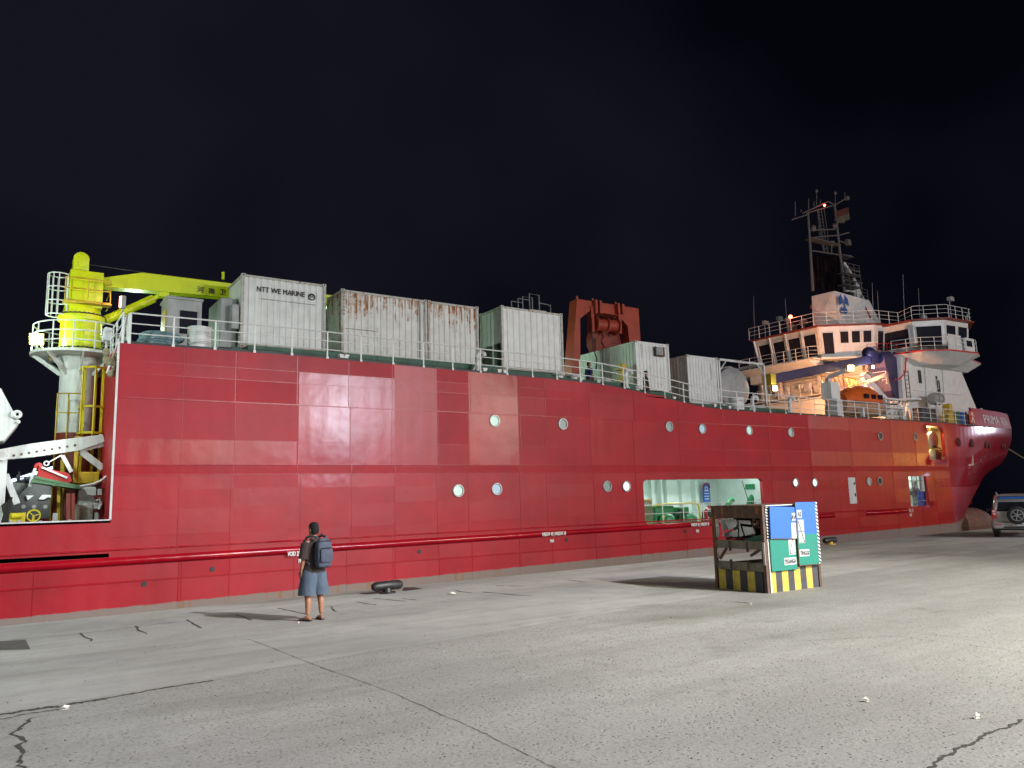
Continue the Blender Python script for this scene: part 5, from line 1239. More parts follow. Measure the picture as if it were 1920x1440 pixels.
# forward side door
r2 = MB(); r2.b2(49.2,55.6,30,30.1,.3,3.3); r2.b2(49.2,55.6,YN+.25,30,.50,.55); r2.b2(49.2,55.6,YN+.25,30,3.3,3.35); r2.b2(49.15,49.2,YN+.25,30.1,.3,3.3); r2.b2(55.6,55.65,YN+.4,30.1,.3,3.3)
for X in (53.0,54.1,54.9): r2.b2(X,X+.09,29.7,30,.5,3.3)
r2.b2(52.6,54.0,29.7,30,1.9,1.98); r2.b2(52.6,54.0,29.7,30,2.5,2.56)
r2.build('door_room_walls', CREAM, ship); lamp('side_deck_lamp', 'POINT', (52.4,29.0,3.0), 90, (.84,1,.95), .25)
r2 = MB(); 
for z in (1.0,1.5,2.0,2.5): r2.b2(49.85,51.95,YN+.26,YN+.29,z-.012,z+.012)
for X in (50.6,51.2,51.6): r2.b2(X,X+.03,YN+.26,YN+.29,.84,2.79)
for i in range(10): r2.box((52.7+random.random()*1.3,29.7,.9+random.random()*1.5),(.3,.1,.12))
r2.build('door_gate', GREY, ship)
t = thing('blue_bins', (53.2,29,.5), 'two stacked blue plastic bins inside the forward side door', 'bins')
b_ = MB(); BB = paint('bin_blue', (.015,.03,.30), .5)
for z in (.55,1.2): b_ = MB(); b_.b2(52.9,53.5,28.8,29.3,z,z+.58); b_.build('bin', BB, t, bevel=.03)
# warm lit mooring recess near the bow
r3 = MB(); YEL_W = paint('mooring_space_paint', (.66,.60,.42), .5, dirt=.1)
r3.b2(52.2,59.5,31,31.1,3.6,6.35); r3.b2(52.2,59.5,YN+.5,31,3.55,3.6); r3.b2(52.2,59.5,YN+.5,31,6.32,6.36); r3.b2(59.45,59.5,YN+.5,31,3.6,6.3); r3.b2(52.15,52.2,YN+.25,31,3.6,6.3)
r3.bar((56.8,30,6.3),(58.6,30.8,5.2),.08,.3); r3.build('mooring_space', YEL_W, ship); lamp('mooring_lamp', 'POINT', (55.0,29.4,6.0), 260, (1,.76,.36), .2)
t = thing('mooring_reel', (55.4,29,3.6), 'grey reel drums with orange line inside the warm lit bow opening', 'reel')
b_ = MB(); b_.cyl((55.3,29.0,5.35),(55.3,29.2,5.35),.62,n=9); b_.cyl((55.4,28.9,4.2),(55.4,29.3,4.2),.52,n=18); b_.torus((55.4,28.88,4.2),.4,.05,'Y',20,6); b_.build('drum', LGREY, t)
b_ = MB()
for k in range(4): b_.tube([(55.8,28.9,4.6-.1*k),(56.3,28.9,4.5-.1*k),(56.5,28.9,4.1-.08*k),(56.2,28.9,3.75)],.035,6)
b_.build('line', RED, t); b_ = MB(); b_.bar((55.1,29.0,4.9),(55.9,28.9,4.75),.06); b_.bar((55.3,29.0,4.6),(56.4,28.9,4.65),.05); b_.build('bracket', DARK, t)
# ------------------------------------------------------------------ people
SKIN = paint('skin', (.32,.15,.085), .55, dirt=.12, streak=False); SKIN_D = paint('skin_tanned', (.26,.12,.07), .55, dirt=.12, streak=False)
HAIR = paint('black_hair', (.003,.003,.003), .9, dirt=.1, scale=30)
def cloth(name, col): 
    m, n, b = new_mat(name); v = coords(n); c = mix(n, rmp(n, noise(n, v, 6, 4), .3, .7), col, [x*.75 for x in col]); n.links.new(c, b.inputs['Base Color']); b.inputs['Roughness'].default_value = .85
    w_ = noise(n, coords(n, (9, 9, 2.2)), 1.6, 4); n1 = bump(n, None, w_, .6, .03); bump(n, b, noise(n, v, 260, 2), .2, .002, n1); return m
def skin_mesh(name, nodes, edges, mat, parent, sub=2):
    """continuous body grown round a skeleton: nodes = [(pos, rx, ry)]"""
    me = bpy.data.meshes.new(name); me.from_pydata([n_[0] for n_ in nodes], edges, [])
    o = bpy.data.objects.new(name, me); COL.objects.link(o)
    md = o.modifiers.new('s', 'SKIN'); md.use_smooth_shade = True; md.branch_smoothing = .6
    for i, n_ in enumerate(nodes): me.skin_vertices[0].data[i].radius = (n_[1], n_[2])
    me.skin_vertices[0].data[0].use_root = True
    sm = o.modifiers.new('u', 'SUBSURF'); sm.levels = sub; sm.render_levels = sub
    bpy.context.view_layer.update()
    m2 = bpy.data.meshes.new_from_object(o.evaluated_get(bpy.context.evaluated_depsgraph_get())); bpy.data.objects.remove(o)
    mb = MB(); mb.v = [v.co.copy() for v in m2.vertices]; mb.f = [tuple(p.vertices) for p in m2.polygons]; mb.m = [0]*len(mb.f); bpy.data.meshes.remove(m2)
    return mb
def ring(c, rx, ry, n=20, rot=0, tilt=(0,0), p=1.0):
    c = Vector(c); out = []
    for k in range(n):
        a = 2*math.pi*k/n; x = rx*math.copysign(abs(math.cos(a))**p, math.cos(a)); y = ry*math.copysign(abs(math.sin(a))**p, math.sin(a))
        x, y = x*math.cos(rot)-y*math.sin(rot), x*math.sin(rot)+y*math.cos(rot)
        out.append(c+V(x, y, x*tilt[0]+y*tilt[1]))
    return out
def head(mb, c, yaw, sc=1.0):
    """head with face: x right, y forward"""
    M = Matrix.Translation(Vector(c)) @ Matrix.Rotation(yaw,4,'Z') @ Matrix.Scale(sc,4)
    rings = []
    for z, rx, ry, oy in ((-.118,.030,.035,.035),(-.112,.048,.058,.028),(-.09,.060,.076,.018),(-.06,.068,.086,.010),(-.02,.073,.092,.004),(.02,.076,.096,0),(.06,.075,.096,-.004),(.09,.066,.084,-.006),(.112,.045,.056,-.006),(.122,.015,.02,-.006)):
        rings.append([M @ p for p in ring((0,oy,z), rx, ry, 18)])
    mb.loft(rings)
    mb.ell((0,0,0), .001,.001,.001, 4, 2)
    def e(c_, r, rr=None): mb.ell((0,0,0), *(r if isinstance(r, tuple) else (r,r,r)), 10, 6, 0, M @ Matrix.Translation(Vector(c_)) if True else None)
    e((0,.104,-.020), (.013,.020,.026)); e((0,.092,-.062), (.024,.010,.008)); e((0,.090,-.074), (.020,.010,.008))
    for s_ in (-1, 1): e((s_*.078,-.004,-.010), (.010,.020,.032)); e((s_*.030,.084,.012), (.015,.010,.009)); e((s_*.030,.086,.030), (.022,.010,.006))
def hand(mb, wr, d, side, sc=1.0):
    """relaxed hand hanging along d from the wrist, thumb on the forward side"""
    wr, d = Vector(wr), Vector(d).normalized(); fw = V(0,1,0); fw = (fw-d*fw.dot(d)).normalized(); s_ = d.cross(fw)
    mb.loft([[wr+d*t*sc+fw*math.cos(a)*w_*sc+s_*math.sin(a)*h_*sc for a in [2*math.pi*k/12 for k in range(12)]] for t, w_, h_ in ((-.02,.026,.021),(.02,.033,.018),(.06,.042,.016),(.09,.040,.014),(.10,.036,.010))])
    inn = -side
    for k, (o_, L) in enumerate(((.030,.068),(.011,.078),(-.009,.072),(-.028,.056))):
        b_ = wr+d*.088*sc+fw*o_*sc; cu = s_*inn*.0
        mid = b_+d*L*.5*sc+fw*.006; tip = mid+d*L*.42*sc + (V(-side,0,0))*.02*sc
        mb.tube([b_-d*.01, b_+d*L*.25*sc, mid, tip], [.0095*sc,.009*sc,.0085*sc,.0065*sc], 7)
    b_ = wr+d*.025*sc+fw*.030*sc; mb.tube([b_, b_+d*.03*sc+fw*.022*sc, b_+d*.062*sc+fw*.026*sc], [.013*sc,.011*sc,.008*sc], 7)

def standing_person(loc, rz, label, shirt, short, yaw_h=.4, sc=1.0, long_pants=False, shoes='sandal', hair=HAIR, skin=SKIN, arm=(.05,.08), group=None, fat=1.0):
    t = thing('person', loc, label, 'person', group, rz)
    k = sc
    nodes = [((0,0,.93),.135*fat,.105*fat),((0,0,1.10),.13*fat,.10*fat),((0,-.01,1.28),.145*fat,.10*fat),((0,-.01,1.40),.085,.075),((0,0,1.47),.052,.055),((0,.01,1.55),.05,.055),
             ((-.17,-.01,1.39),.055,.055),((-.225,-.02,1.13),.045,.045),((-.25,arm[0],.90),.032,.030),
             ((.17,-.01,1.39),.055,.055),((.225,-.02,1.13),.045,.045),((.25,arm[1],.90),.032,.030),
             ((-.10,0,.82),.095,.095),((-.115,.02,.48),.062,.064),((-.12,-.02,.34),.060,.062),((-.125,-.01,.10),.036,.040),
             ((.10,0,.82),.095,.095),((.12,-.02,.48),.062,.064),((.125,-.06,.34),.060,.062),((.13,-.06,.10),.036,.040)]
    edges = [(0,1),(1,2),(2,3),(3,4),(4,5),(3,6),(6,7),(7,8),(3,9),(9,10),(10,11),(0,12),(12,13),(13,14),(14,15),(0,16),(16,17),(17,18),(18,19)]
    nodes = [(Vector(p)*k, a*k, b_*k) for p, a, b_ in nodes]
    body = skin_mesh('body', nodes, edges, skin, t)
    head(body, V(0,.015,1.615)*k, yaw_h, k*1.02)
    hand(body, V(-.25,arm[0]+.004,.905)*k, V(-.03,.10,-1), -1, k); hand(body, V(.25,arm[1]+.004,.905)*k, V(.03,.10,-1), 1, k)
    for (x, y, a_) in ((-.127,-.01,.25),(.132,-.06,-.30)):
        d = V(-math.sin(a_), math.cos(a_), 0); c = V(x,y,0)*k
        body.loft([[c+d*o_*k+V(0,0,zz*k)+V(d.y,-d.x,0)*w_*k*math.cos(b_)+V(0,0,1)*h_*k*math.sin(b_) for b_ in [2*math.pi*j/10 for j in range(10)]] for o_, w_, h_, zz in ((-.075,.018,.018,.045),(-.05,.034,.034,.05),(0,.038,.045,.06),(.07,.044,.030,.045),(.13,.048,.018,.032),(.165,.030,.011,.026))])
        for j in range(5): q_ = c+d*(.165+.006*(2-abs(j-1)))*k+V(d.y,-d.x,0)*((j-2)*.018*k)+V(0,0,.028*k); body.ell(q_, .011*k,.016*k,.010*k,7,5)
    body.build('body', skin, t, smooth=True, local=True)
    # shirt
    s_ = MB(); f_ = fat; R_ = [ring((0,-.01,z_*k), rx*k*f_, ry*k*f_, 22) for z_, rx, ry in ((.86,.205,.165),(.90,.205,.165),(1.0,.195,.155),(1.12,.190,.148),(1.25,.195,.140),(1.34,.185,.125),(1.405,.145,.100),(1.445,.085,.078),(1.462,.070,.070))]
    s_.loft(R_)
    for sd, y_ in ((-1,arm[0]),(1,arm[1])): 
        a = V(sd*.135,-.01,1.385)*k; m_ = V(sd*.205,-.014,1.26)*k; e = V(sd*.232,-.02,1.10)*k
        s_.loft([[p+ (V(math.cos(b_)*r_,math.sin(b_)*r_,math.cos(b_)*sd*r_*.25))*k for b_ in [2*math.pi*j/14 for j in range(14)]] for p, r_ in ((a,.080),(V(sd*.175,-.012,1.36)*k,.092),(m_,.086),(e,.088))])
    s_.build('shirt', shirt, t, smooth=True, local=True)
    # shorts / trousers
    p_ = MB(); zb_ = .05 if long_pants else .46
    for sd, y_ in ((-1,.01),(1,-.03)):
        q = [(.92,.055,.0,.155,.148),(.82,.088,.0,.145,.150),(.70,.105,.0,.140,.145),(zb_+.12,.122,y_,.142 if not long_pants else .095,.150 if not long_pants else .10),(zb_,.128,y_,.148 if not long_pants else .085,.158 if not long_pants else .09)]
        p_.loft([ring((sd*x*k,y*k,z*k), rx*k*f_, ry*k*f_, 18) for z, x, y, rx, ry in q])
    p_.loft([ring((0,0,z*k), rx*k*f_, ry*k*f_, 20) for z, rx, ry in ((.80,.14,.13),(.84,.19,.152),(.92,.192,.150),(.96,.18,.14))])
    p_.build('shorts' if not long_pants else 'trousers', short, t, smooth=True, local=True)
    # hair cap
    h_ = MB(); M = Matrix.Translation(V(0,.015,1.615)*k) @ Matrix.Rotation(yaw_h,4,'Z') @ Matrix.Scale(k*1.02,4); rings = []
    for z, rx, ry, oy in ((-.075,.060,.050,-.042),(-.05,.072,.070,-.034),(-.01,.080,.083,-.026),(.03,.084,.093,-.014),(.07,.083,.102,-.004),(.10,.073,.092,-.006),(.128,.050,.062,-.008),(.138,.018,.022,-.008)):
        rings.append([M @ p for p in ring((0,oy,z), rx, ry, 20)])
    h_.loft(rings); h_.build('hair', hair, t, smooth=True, local=True)
    # footwear
    for (x, y, a_) in ((-.127,-.01,.25),(.132,-.06,-.30)):
        d = V(-math.sin(a_), math.cos(a_), 0); c = V(x,y,0)*k; f = MB(); sd = V(d.y,-d.x,0)
        pts = [(-.09,.030),(-.06,.042),(0,.040),(.07,.047),(.13,.052),(.17,.045),(.195,.025)]
        up = [c+d*a*k+sd*b_*k for a, b_ in pts]+[c+d*a*k-sd*b_*k for a, b_ in pts[::-1]]; n = len(up)
        f.add([p+V(0,0,.002) for p in up]+[p+V(0,0,.024*k) for p in up], [tuple(range(n)),tuple(range(2*n-1,n-1,-1))]+[(i,(i+1)%n,n+(i+1)%n,n+i) for i in range(n)])
        if shoes == 'sandal':
            for o_ in (1, -1): f.tube([c+d*.13*k+V(0,0,.05*k), c+d*.09*k+sd*.036*o_*k+V(0,0,.062*k), c+d*.03*k+sd*.044*o_*k+V(0,0,.026*k)], .006*k, 6)
        else: f.ell(c+d*.06*k+V(0,0,.045*k), .05*k,.05*k,.045*k,10,6); f.ell(c+d*-.03*k+V(0,0,.05*k), .045*k,.05*k,.05*k,10,6)
        f.build('sandal' if shoes == 'sandal' else 'shoe', DARK, t, smooth=True, local=True)
    return t
P0 = at(587,1163,Z=0); view = math.atan2(P0.y, P0.x)
man = standing_person((P0.x,P0.y,0), view-math.pi/2+.60, 'man in dark brown t-shirt and blue grey shorts standing on the quay watching the ship',
    cloth('brown_shirt', (.035,.022,.020)), cloth('blue_grey_shorts', (.07,.10,.145)), yaw_h=.12, sc=.965, fat=1.10, arm=(.02,.06))
# backpack on his back
bp = thing('backpack', (P0.x,P0.y,0), 'slate blue backpack worn by the man on the quay', 'backpack', rz=view-math.pi/2+.60)
PACK = cloth('pack_fabric', (.06,.072,.11)); PACKD = cloth('pack_dark', (.02,.022,.03))
b_ = MB(); b_.loft([ring((.03,-.245,z), rx, ry, 24, p=.6) for z, rx, ry in ((.91,.09,.05),(.93,.13,.075),(1.0,.150,.09),(1.12,.155,.10),(1.25,.150,.09),(1.33,.135,.08),(1.39,.10,.06),(1.415,.06,.03))]); b_.build('bag', PACK, bp, smooth=True, local=True)
b_ = MB(); b_.loft([ring((.03,-.335,z), rx, ry, 20, p=.6) for z, rx, ry in ((1.0,.10,.02),(1.03,.125,.04),(1.2,.125,.04),(1.225,.11,.02))]); b_.build('front_pocket', PACK, bp, smooth=True, local=True)
b_ = MB(); b_.tube([(-.09,-.352,1.245),(.03,-.372,1.25),(.15,-.352,1.245)], .006, 5); b_.tube([(-.11,-.315,1.36),(.03,-.345,1.375),(.17,-.315,1.36)], .006, 5); b_.tube([(-.02,-.17,1.45),(.03,-.18,1.50),(.08,-.17,1.45)], .009, 6)
b_.loft([ring((.03,-.245,z), rx, ry, 20, p=.6) for z, rx, ry in ((.90,.07,.03),(.925,.12,.07),(.94,.13,.08))]); b_.build('zips', PACKD, bp, local=True)
for s_ in (-1, 1):
    b_ = MB(); b_.tube([(.03+s_*.09,-.20,1.43),(s_*.115,-.09,1.452),(s_*.125,.02,1.435),(s_*.135,.105,1.36),(s_*.16,.125,1.22),(s_*.19,.06,1.06),(s_*.17,-.12,.98)], .020, 8); b_.build('shoulder_strap', PACK, bp, smooth=True, local=True)
# two crew members on deck
p = at(1212,728,Y=29.3); standing_person((p.x,29.3,6.75), math.radians(-150), 'crew man in black t-shirt and dark trousers standing in front of the end-on container', cloth('black_shirt', (.012,.012,.014)), cloth('dark_trousers', (.02,.02,.03)), .3, .98, True, 'shoe', skin=SKIN_D)
p = at(1105,712,Y=29.6); standing_person((p.x,29.6,7.0), math.radians(-95), 'crew man in dark blue shirt and reddish shorts behind the mid deck rail', cloth('navy_shirt', (.03,.04,.17)), cloth('red_brown_shorts', (.20,.07,.06)), -.5, .98, False, 'shoe', skin=SKIN_D)
# seated person high by the foredeck
p = at(1836,765,Y=30.4)
b_ = thing('person', (p.x,30.4,6.45), 'distant crew member in black leaning over the foredeck rail near the bow', 'person')
nd = [((0,0,.9),.13,.1),((0,.05,1.2),.14,.1),((0,.12,1.38),.07,.06),((0,.16,1.5),.05,.05),((-.17,.1,1.33),.05,.05),((-.25,.3,1.12),.04,.04),((.17,.1,1.33),.05,.05),((.25,.3,1.12),.04,.04),((-.1,0,.5),.07,.07),((-.1,0,.06),.05,.06),((.1,0,.5),.07,.07),((.1,0,.06),.05,.06)]
m_ = skin_mesh('body', [(Vector(a), r_, q_) for a, r_, q_ in nd], [(0,1),(1,2),(2,3),(2,4),(4,5),(2,6),(6,7),(0,8),(8,9),(0,10),(10,11)], None, None)
head(m_, (0,.19,1.6), 0, 1.0); m_.build('body', cloth('crew_black', (.02,.02,.022)), b_, smooth=True, local=True); b_.rotation_euler.z = math.radians(-110)
h_ = MB(); h_.loft([ring((0,.18,z), rx, ry, 14) for z, rx, ry in ((1.62,.09,.11),(1.68,.09,.11),(1.74,.06,.07))]); h_.build('cap', WHITE_C, b_, smooth=True, local=True)

# ------------------------------------------------------------------ battered switchgear kiosk
ko = V(13.02,10.43,0); e = V(14.71,10.37,0); ang = math.atan2(e.y-ko.y, e.x-ko.x)
t = thing('electrical_kiosk', ko, 'battered high voltage cabinet with blue and green doors, rusty open side and striped plinth', 'electrical cabinet', rz=ang)
W_, D_, Hk = 1.69, 1.40, 1.76
def kb(name, mat, *boxes, bevel=0, m=None):
    mb = MB(); [mb.b2(*b_) for b_ in boxes]; return mb.build(name, mat, t, local=True, bevel=bevel)
# concrete plinth with painted blocks
pl = MB(); n = 8; x = .12
for i in range(8): pl.b2(.10+(W_-.18)*i/8, .10+(W_-.18)*(i+1)/8, .02,.12, 0,.47, i % 2)
pl.build('front_plinth', [STRIPE_Y, STRIPE_K], t, local=True)
pl = MB()
for i in range(6): pl.b2(.02,.12, .13+(D_-.22)*i/6, .13+(D_-.22)*(i+1)/6, 0,.40, (i+1) % 2)
pl.build('side_plinth', [STRIPE_Y, STRIPE_K], t, local=True)
kb('far_plinth', STRIPE_K, (W_-.12,W_-.02,.14,D_-.1,0,.42), (.14,W_-.14,D_-.12,D_-.02,0,.42))
# frame
fr = [(0,.07,0,.07,0,Hk-.02),(W_-.07,W_,0,.07,0,Hk-.02),(0,.07,D_-.07,D_,0,Hk-.04),(W_-.07,W_,D_-.07,D_,0,Hk-.04),
      (.01,.06,.07,D_-.07,Hk-.28,Hk-.04),(W_-.06,W_-.01,.07,D_-.07,Hk-.1,Hk-.04),(.07,W_-.07,D_-.06,D_-.01,Hk-.22,Hk-.05),
      (.07,W_-.07,D_-.06,D_-.02,.86,.98),(.07,W_-.07,D_-.06,D_-.02,.44,.52),
      (W_-.05,W_-.01,.07,D_-.07,.86,.98)]
kb('frame', RUSTY, *fr)
kb('side_rails', paint('khaki_peeling', (.20,.19,.14), .8, dirt=.6, rust=1.0, scale=5), (.015,.05,.07,D_-.07,.85,1.02),(.015,.06,.07,D_-.07,.41,.58))
ri = MB()
for y in (.42,.80,1.02): ri.b2(.005,.035,y,y+.045,Hk-.27,Hk-.06)
for y in (.45,.92): ri.b2(.0,.04,y,y+.04,.80,1.0); ri.b2(.0,.04,y,y+.04,.44,.62)
ri.b2(.6,.66,.55,.61,.45,.9); ri.b2(.9,.97,.75,.82,.45,Hk-.1); ri.b2(.3,.35,.5,.55,.95,Hk-.1); ri.bar((.1,.2,Hk-.35),(.9,1.1,1.05),.05,.07); ri.bar((.2,1.2,1.02),(1.3,.4,1.45),.05,.06)
ri.bar((.03,.15,.85),(.03,.4,.72),.04,.05); ri.bar((.03,1.25,.62),(.03,1.05,.85),.04,.05)
ri.build('braces', RUSTY, t, local=True)
kb('front_corner_strip', paint('bare_white_strip', (.55,.55,.52), .6, rust=.9, scale=6), (.09,.135,-.004,.05,.0,1.05), (-.008,.0,.0,.05,.55,1.0))
kb('shelf', DARK, (.05,W_-.05,.08,D_-.08,.425,.44), (.5,W_-.05,.3,D_-.08,.985,1.0))
kb('dark_back_panel', paint('inside_panel', (.04,.04,.035), .7, rust=.5), (W_-.035,W_-.02,.07,D_-.07,.55,Hk-.06), (.65,W_-.05,D_-.04,D_-.025,1.0,Hk-.2))
kb('roof', RUSTY, (-.01,W_+.0,-.01,D_+.01,Hk-.04,Hk-.015))
# white smashed boards inside
for pts_ in ([(.12,1.06),(.20,1.06),(.13,1.46),(.08,1.46)],[(.24,1.46),(.60,1.44),(.60,1.30),(.38,1.20)],[(.36,1.06),(.62,1.08),(.62,1.24),(.40,1.16)],[(.66,1.08),(.76,1.10),(.68,1.40)],[(.66,1.43),(.98,1.42),(1.0,1.34),(.72,1.36)],[(.76,1.30),(1.04,1.28),(1.10,1.16),(.82,1.10)]):
    # boards stand at the back of the bay, facing out through the open side
    wb_ = MB(); wb_.prism([(D_-max(.03,y-.16), z) for y, z in pts_], .28, .295, 'YZ'); wb_.build('broken_board', PANEL_W, t, local=True)
for pts_ in ([(.03,1.06),(.12,1.08),(.10,1.46),(.02,1.46)],[(.16,1.44),(.45,1.43),(.42,1.27),(.24,1.18)],[(.22,1.06),(.50,1.08),(.46,1.20),(.26,1.14)],[(.53,1.42),(.80,1.40),(.78,1.25),(.55,1.20)],[(.02,.64),(.07,.64),(.03,.84)]):
    wb_ = MB(); wb_.prism(pts_, D_-.10, D_-.085, 'XZ'); wb_.build('broken_board', PANEL_W, t, local=True)
gs = MB(); gs.box((.25,.42,1.03),(.10,.52,.14),rx=-.22)
g_ = gs.build('fallen_label_plate', paint('label_green', (.02,.16,.11), .5), t, local=True)
# doors: blue above, green below, hanging askew
def door(x0, x1, z0, z1, mats, tilt, off, name, split):
    M = Matrix.Translation(V(x0, off, z0)) @ Matrix.Rotation(tilt,4,'Y') @ Matrix.Rotation(0,4,'Z')
    mb = MB(); w_, h_ = x1-x0, z1-z0
    mb.b2(0,w_,-.03,0,0,split,1,M); mb.b2(0,w_,-.03,0,split+.0005,h_,0,M)
    return mb.build(name, mats, t, local=True, bevel=0), M
d1, M1 = door(.13, .92, .42, 1.10, [TEAL,TEAL], 0, -.005, 'left_lower_door', .3)
d2_, M2 = door(.13, .97, 1.08, 1.72, [BLUE_P,BLUE_P], .05, -.035, 'left_upper_door', .3)
d3, M3 = door(.93, 1.62, .50, Hk+.02, [BLUE_P,TEAL], .012, -.045, 'right_door', .62)
kb('top_rail', PANEL_W, (.10,.95,-.02,.02,Hk-.035,Hk-.02))
def on(M, u, v, txt, size, off=-.034, sx=1, mat=INK, name='lettering'):
    o_ = M @ V(u, off, v); ux = (M.to_3x3() @ V(1,0,0)); uz = (M.to_3x3() @ V(0,0,1)); return text(txt, size, o_, ux, uz, mat, t, name, bold=.004, local=True, sx=sx)
def plate(M, u0, u1, v0, v1, mat=PLATE_W, off=-.033, name='label_plate'):
    mb = MB(); mb.b2(u0,u1,off,-.0305,v0,v1,0,M); return mb.build(name, mat, t, local=True)
plate(M2,.66,.80,.36,.52); on(M2,.73,.385,'AW',.13,sx=.75)
plate(M3,.02,.17,1.02-.06,1.18-.06); on(M3,.095,.99,'AS',.13,sx=.8)
plate(M2,.63,.815,-.0,.32); plate(M1,.55,.755,.30,.675); plate(M3,.03,.215,.44,.92)
plate(M1,.38,.755,.10,.245); on(M1,.565,.13,'TEGANGA',.115,sx=.62)
plate(M3,.02,.33,.17,.31); on(M3,.18,.195,'TINGGI',.115,sx=.72)
ln = MB()
for M, a, b_ in ((M1,(.57,.32),(.70,.66)),(M1,(.57,.32),(.75,.34)),(M3,(.04,.90),(.20,.46)),(M3,(.06,.46),(.20,.46)),(M3,(.035,.68),(.215,.68))): ln.bar(M @ V(a[0],-.036,a[1]), M @ V(b_[0],-.036,b_[1]), .006, .010)
ln.build('warning_symbol', INK, t, local=True)
# hazard tape strips
hz = MB()
def tape(x0, x1, z0, z1, y, n, M=None):
    for i in range(n):
        a, b_ = z0+(z1-z0)*i/n, z0+(z1-z0)*(i+.5)/n; s_ = (z1-z0)/n*.45
        hz.add([(x0,y,a+s_),(x1,y,a),(x1,y,b_),(x0,y,b_+s_)],[(0,1,2,3)],1,M)
    hz.add([(x0,y+.001,z0),(x1,y+.001,z0),(x1,y+.001,z1),(x0,y+.001,z1)],[(0,1,2,3)],0,M)
tape(.085,.175, 1.04, Hk-.05, -.012, 11); tape(.62,.688, .0, 1.27, -.0335, 17, M3)
hz.build('hazard_tape', [PANEL_W, INK], t, local=True, recalc=False)
ed_ = MB(); ed_.b2(-.018,-.002,-.034,.0,0,1.28,0,M3); ed_.b2(0,.69,-.033,.0,-.02,-.002,0,M3); ed_.b2(0,.76,-.033,0,-.016,-.002,0,M2); ed_.build('door_edge', RUSTY, t, local=True)

# ------------------------------------------------------------------ mooring bollards, pit, litter
def bollard(x, y, rz, label, sc=1.0, foot=BLACK):
    t = thing('bollard', (x,y,0), label, 'bollard', 'black mooring bollards along the quay edge', rz)
    b_ = MB(); L = .30*sc; b_.tube([(-L-.09,0,.16),(-L-.07,0,.16),(-L,0,.16),(0,0,.17),(L,0,.16),(L+.07,0,.16),(L+.09,0,.16)], [.02,.07,.105,.10,.105,.07,.02], 16); b_.build('head', BLACK, t, smooth=True, local=True)
    b_ = MB(); b_.cyl((.0,0,0),(0,0,.12),.12,.08,n=16); b_.cyl((0,0,0),(0,0,.03),.19,n=16); b_.build('foot', foot, t, smooth=True, local=True); return t
p = at(726,1112,Z=0); bollard(p.x,p.y,.10,'black double horned bollard at the quay edge behind the man')
p = at(1557,1021,Z=0); bollard(p.x,p.y,.05,'black bollard with rusty yellow foot at the quay edge right of the kiosk', 1.1, YEL_D)
pt = MB(); c4 = [at(x, y, Z=.005) for x, y in ((755,1108),(757,1101),(775,1101),(793,1104))]
pt.add(c4, [(0,1,2,3)]); tag(pt.build('pavement_pit', DARK, recalc=False), kind='structure')
LIT = paint('litter_white', (.75,.72,.62), .8)
def litter(px, py, s_, label, mat=LIT, name='litter', cat='litter'):
    p = at(px, py, Z=0); mb = MB(); n = 7; pts_ = [(p.x+s_*random.uniform(.6,1.1)*math.cos(2*math.pi*k/n), p.y+s_*random.uniform(.5,1)*math.sin(2*math.pi*k/n)) for k in range(n)]
    mb.add([(x, y, .006+random.random()*.03) for x, y in pts_]+[(p.x,p.y,.05)], [(k,(k+1)%n,n) for k in range(n)]); mb.add([(x, y, .005) for x, y in pts_], [tuple(range(n))])
    tag(mb.build(name, mat), label, cat)
litter(1624,1316,.035,'crumpled pale paper scrap on the concrete, farther of the two at lower right')
litter(1831,1347,.035,'crumpled pale paper scrap on the concrete, nearer of the two at lower right')
litter(848,1114,.10,'pile of white litter on the slab behind the bollard')
litter(120,1331,.05,'white foam scrap lying in the wide dark crack at lower left')
litter(1408,1135,.03,'tiny white scrap on the concrete in front of the kiosk')
litter(560,1170,.02,'tiny white scrap on the concrete by the man\'s feet')
pb = MB(); rnd = random.Random(3)
for i in range(260):
    x, y = rnd.uniform(0, 1920), rnd.uniform(1120, 1435); p = at(x, y, Z=0)
    if p.y > 15.5 or p.length > 30: continue
    s_ = rnd.uniform(.003,.009); pb.ell((p.x,p.y,s_*.4), s_, s_*.8, s_*.5, 5, 3)
tag(pb.build('pebbles', paint('grit', (.07,.06,.05), .9)), 'scattered grit and small stones on the concrete quay', 'grit', kind='stuff')

# ------------------------------------------------------------------ mooring lines from the bow
ro = MB(); A = hull_pt(.97, .80); B = V(100, 24, -.0)
ro.tube([A+V(0,-.1,0)+(B-A)*(i/12)+V(0,0,-3.0*math.sin(math.pi*i/12)) for i in range(13)], .07, 6)
tag(ro.build('mooring_line', ROPE, smooth=True), 'thick pale mooring line sagging from the bow towards the quay', 'rope')

# ------------------------------------------------------------------ parked off-road car, rear towards the viewer
p = at(1911,1008.5,Z=0); heading = math.radians(25)
t = thing('parked_car', (p.x,p.y,0), 'silver grey off-road car with rear spare wheel parked at the right edge', 'car', rz=heading-math.pi/2); t.scale = (.93,.93,.93)
CARP = new_mat('car_paint'); cm_, cn_, cbs = CARP; v_ = coords(cn_); cn_.links.new(mix(cn_, noise(cn_, v_, 5, 4), (.40,.36,.35), (.46,.43,.42)), cbs.inputs['Base Color']); cbs.inputs['Metallic'].default_value = .5; cbs.inputs['Roughness'].default_value = .28; cbs.inputs['Coat Weight'].default_value = .6
CARG = glass('car_glass', (.01,.01,.013), .05); TRIM = paint('car_trim', (.03,.03,.035), .5, dirt=.1); BLU = paint('sun_band_blue', (.02,.12,.42), .25, dirt=.1)
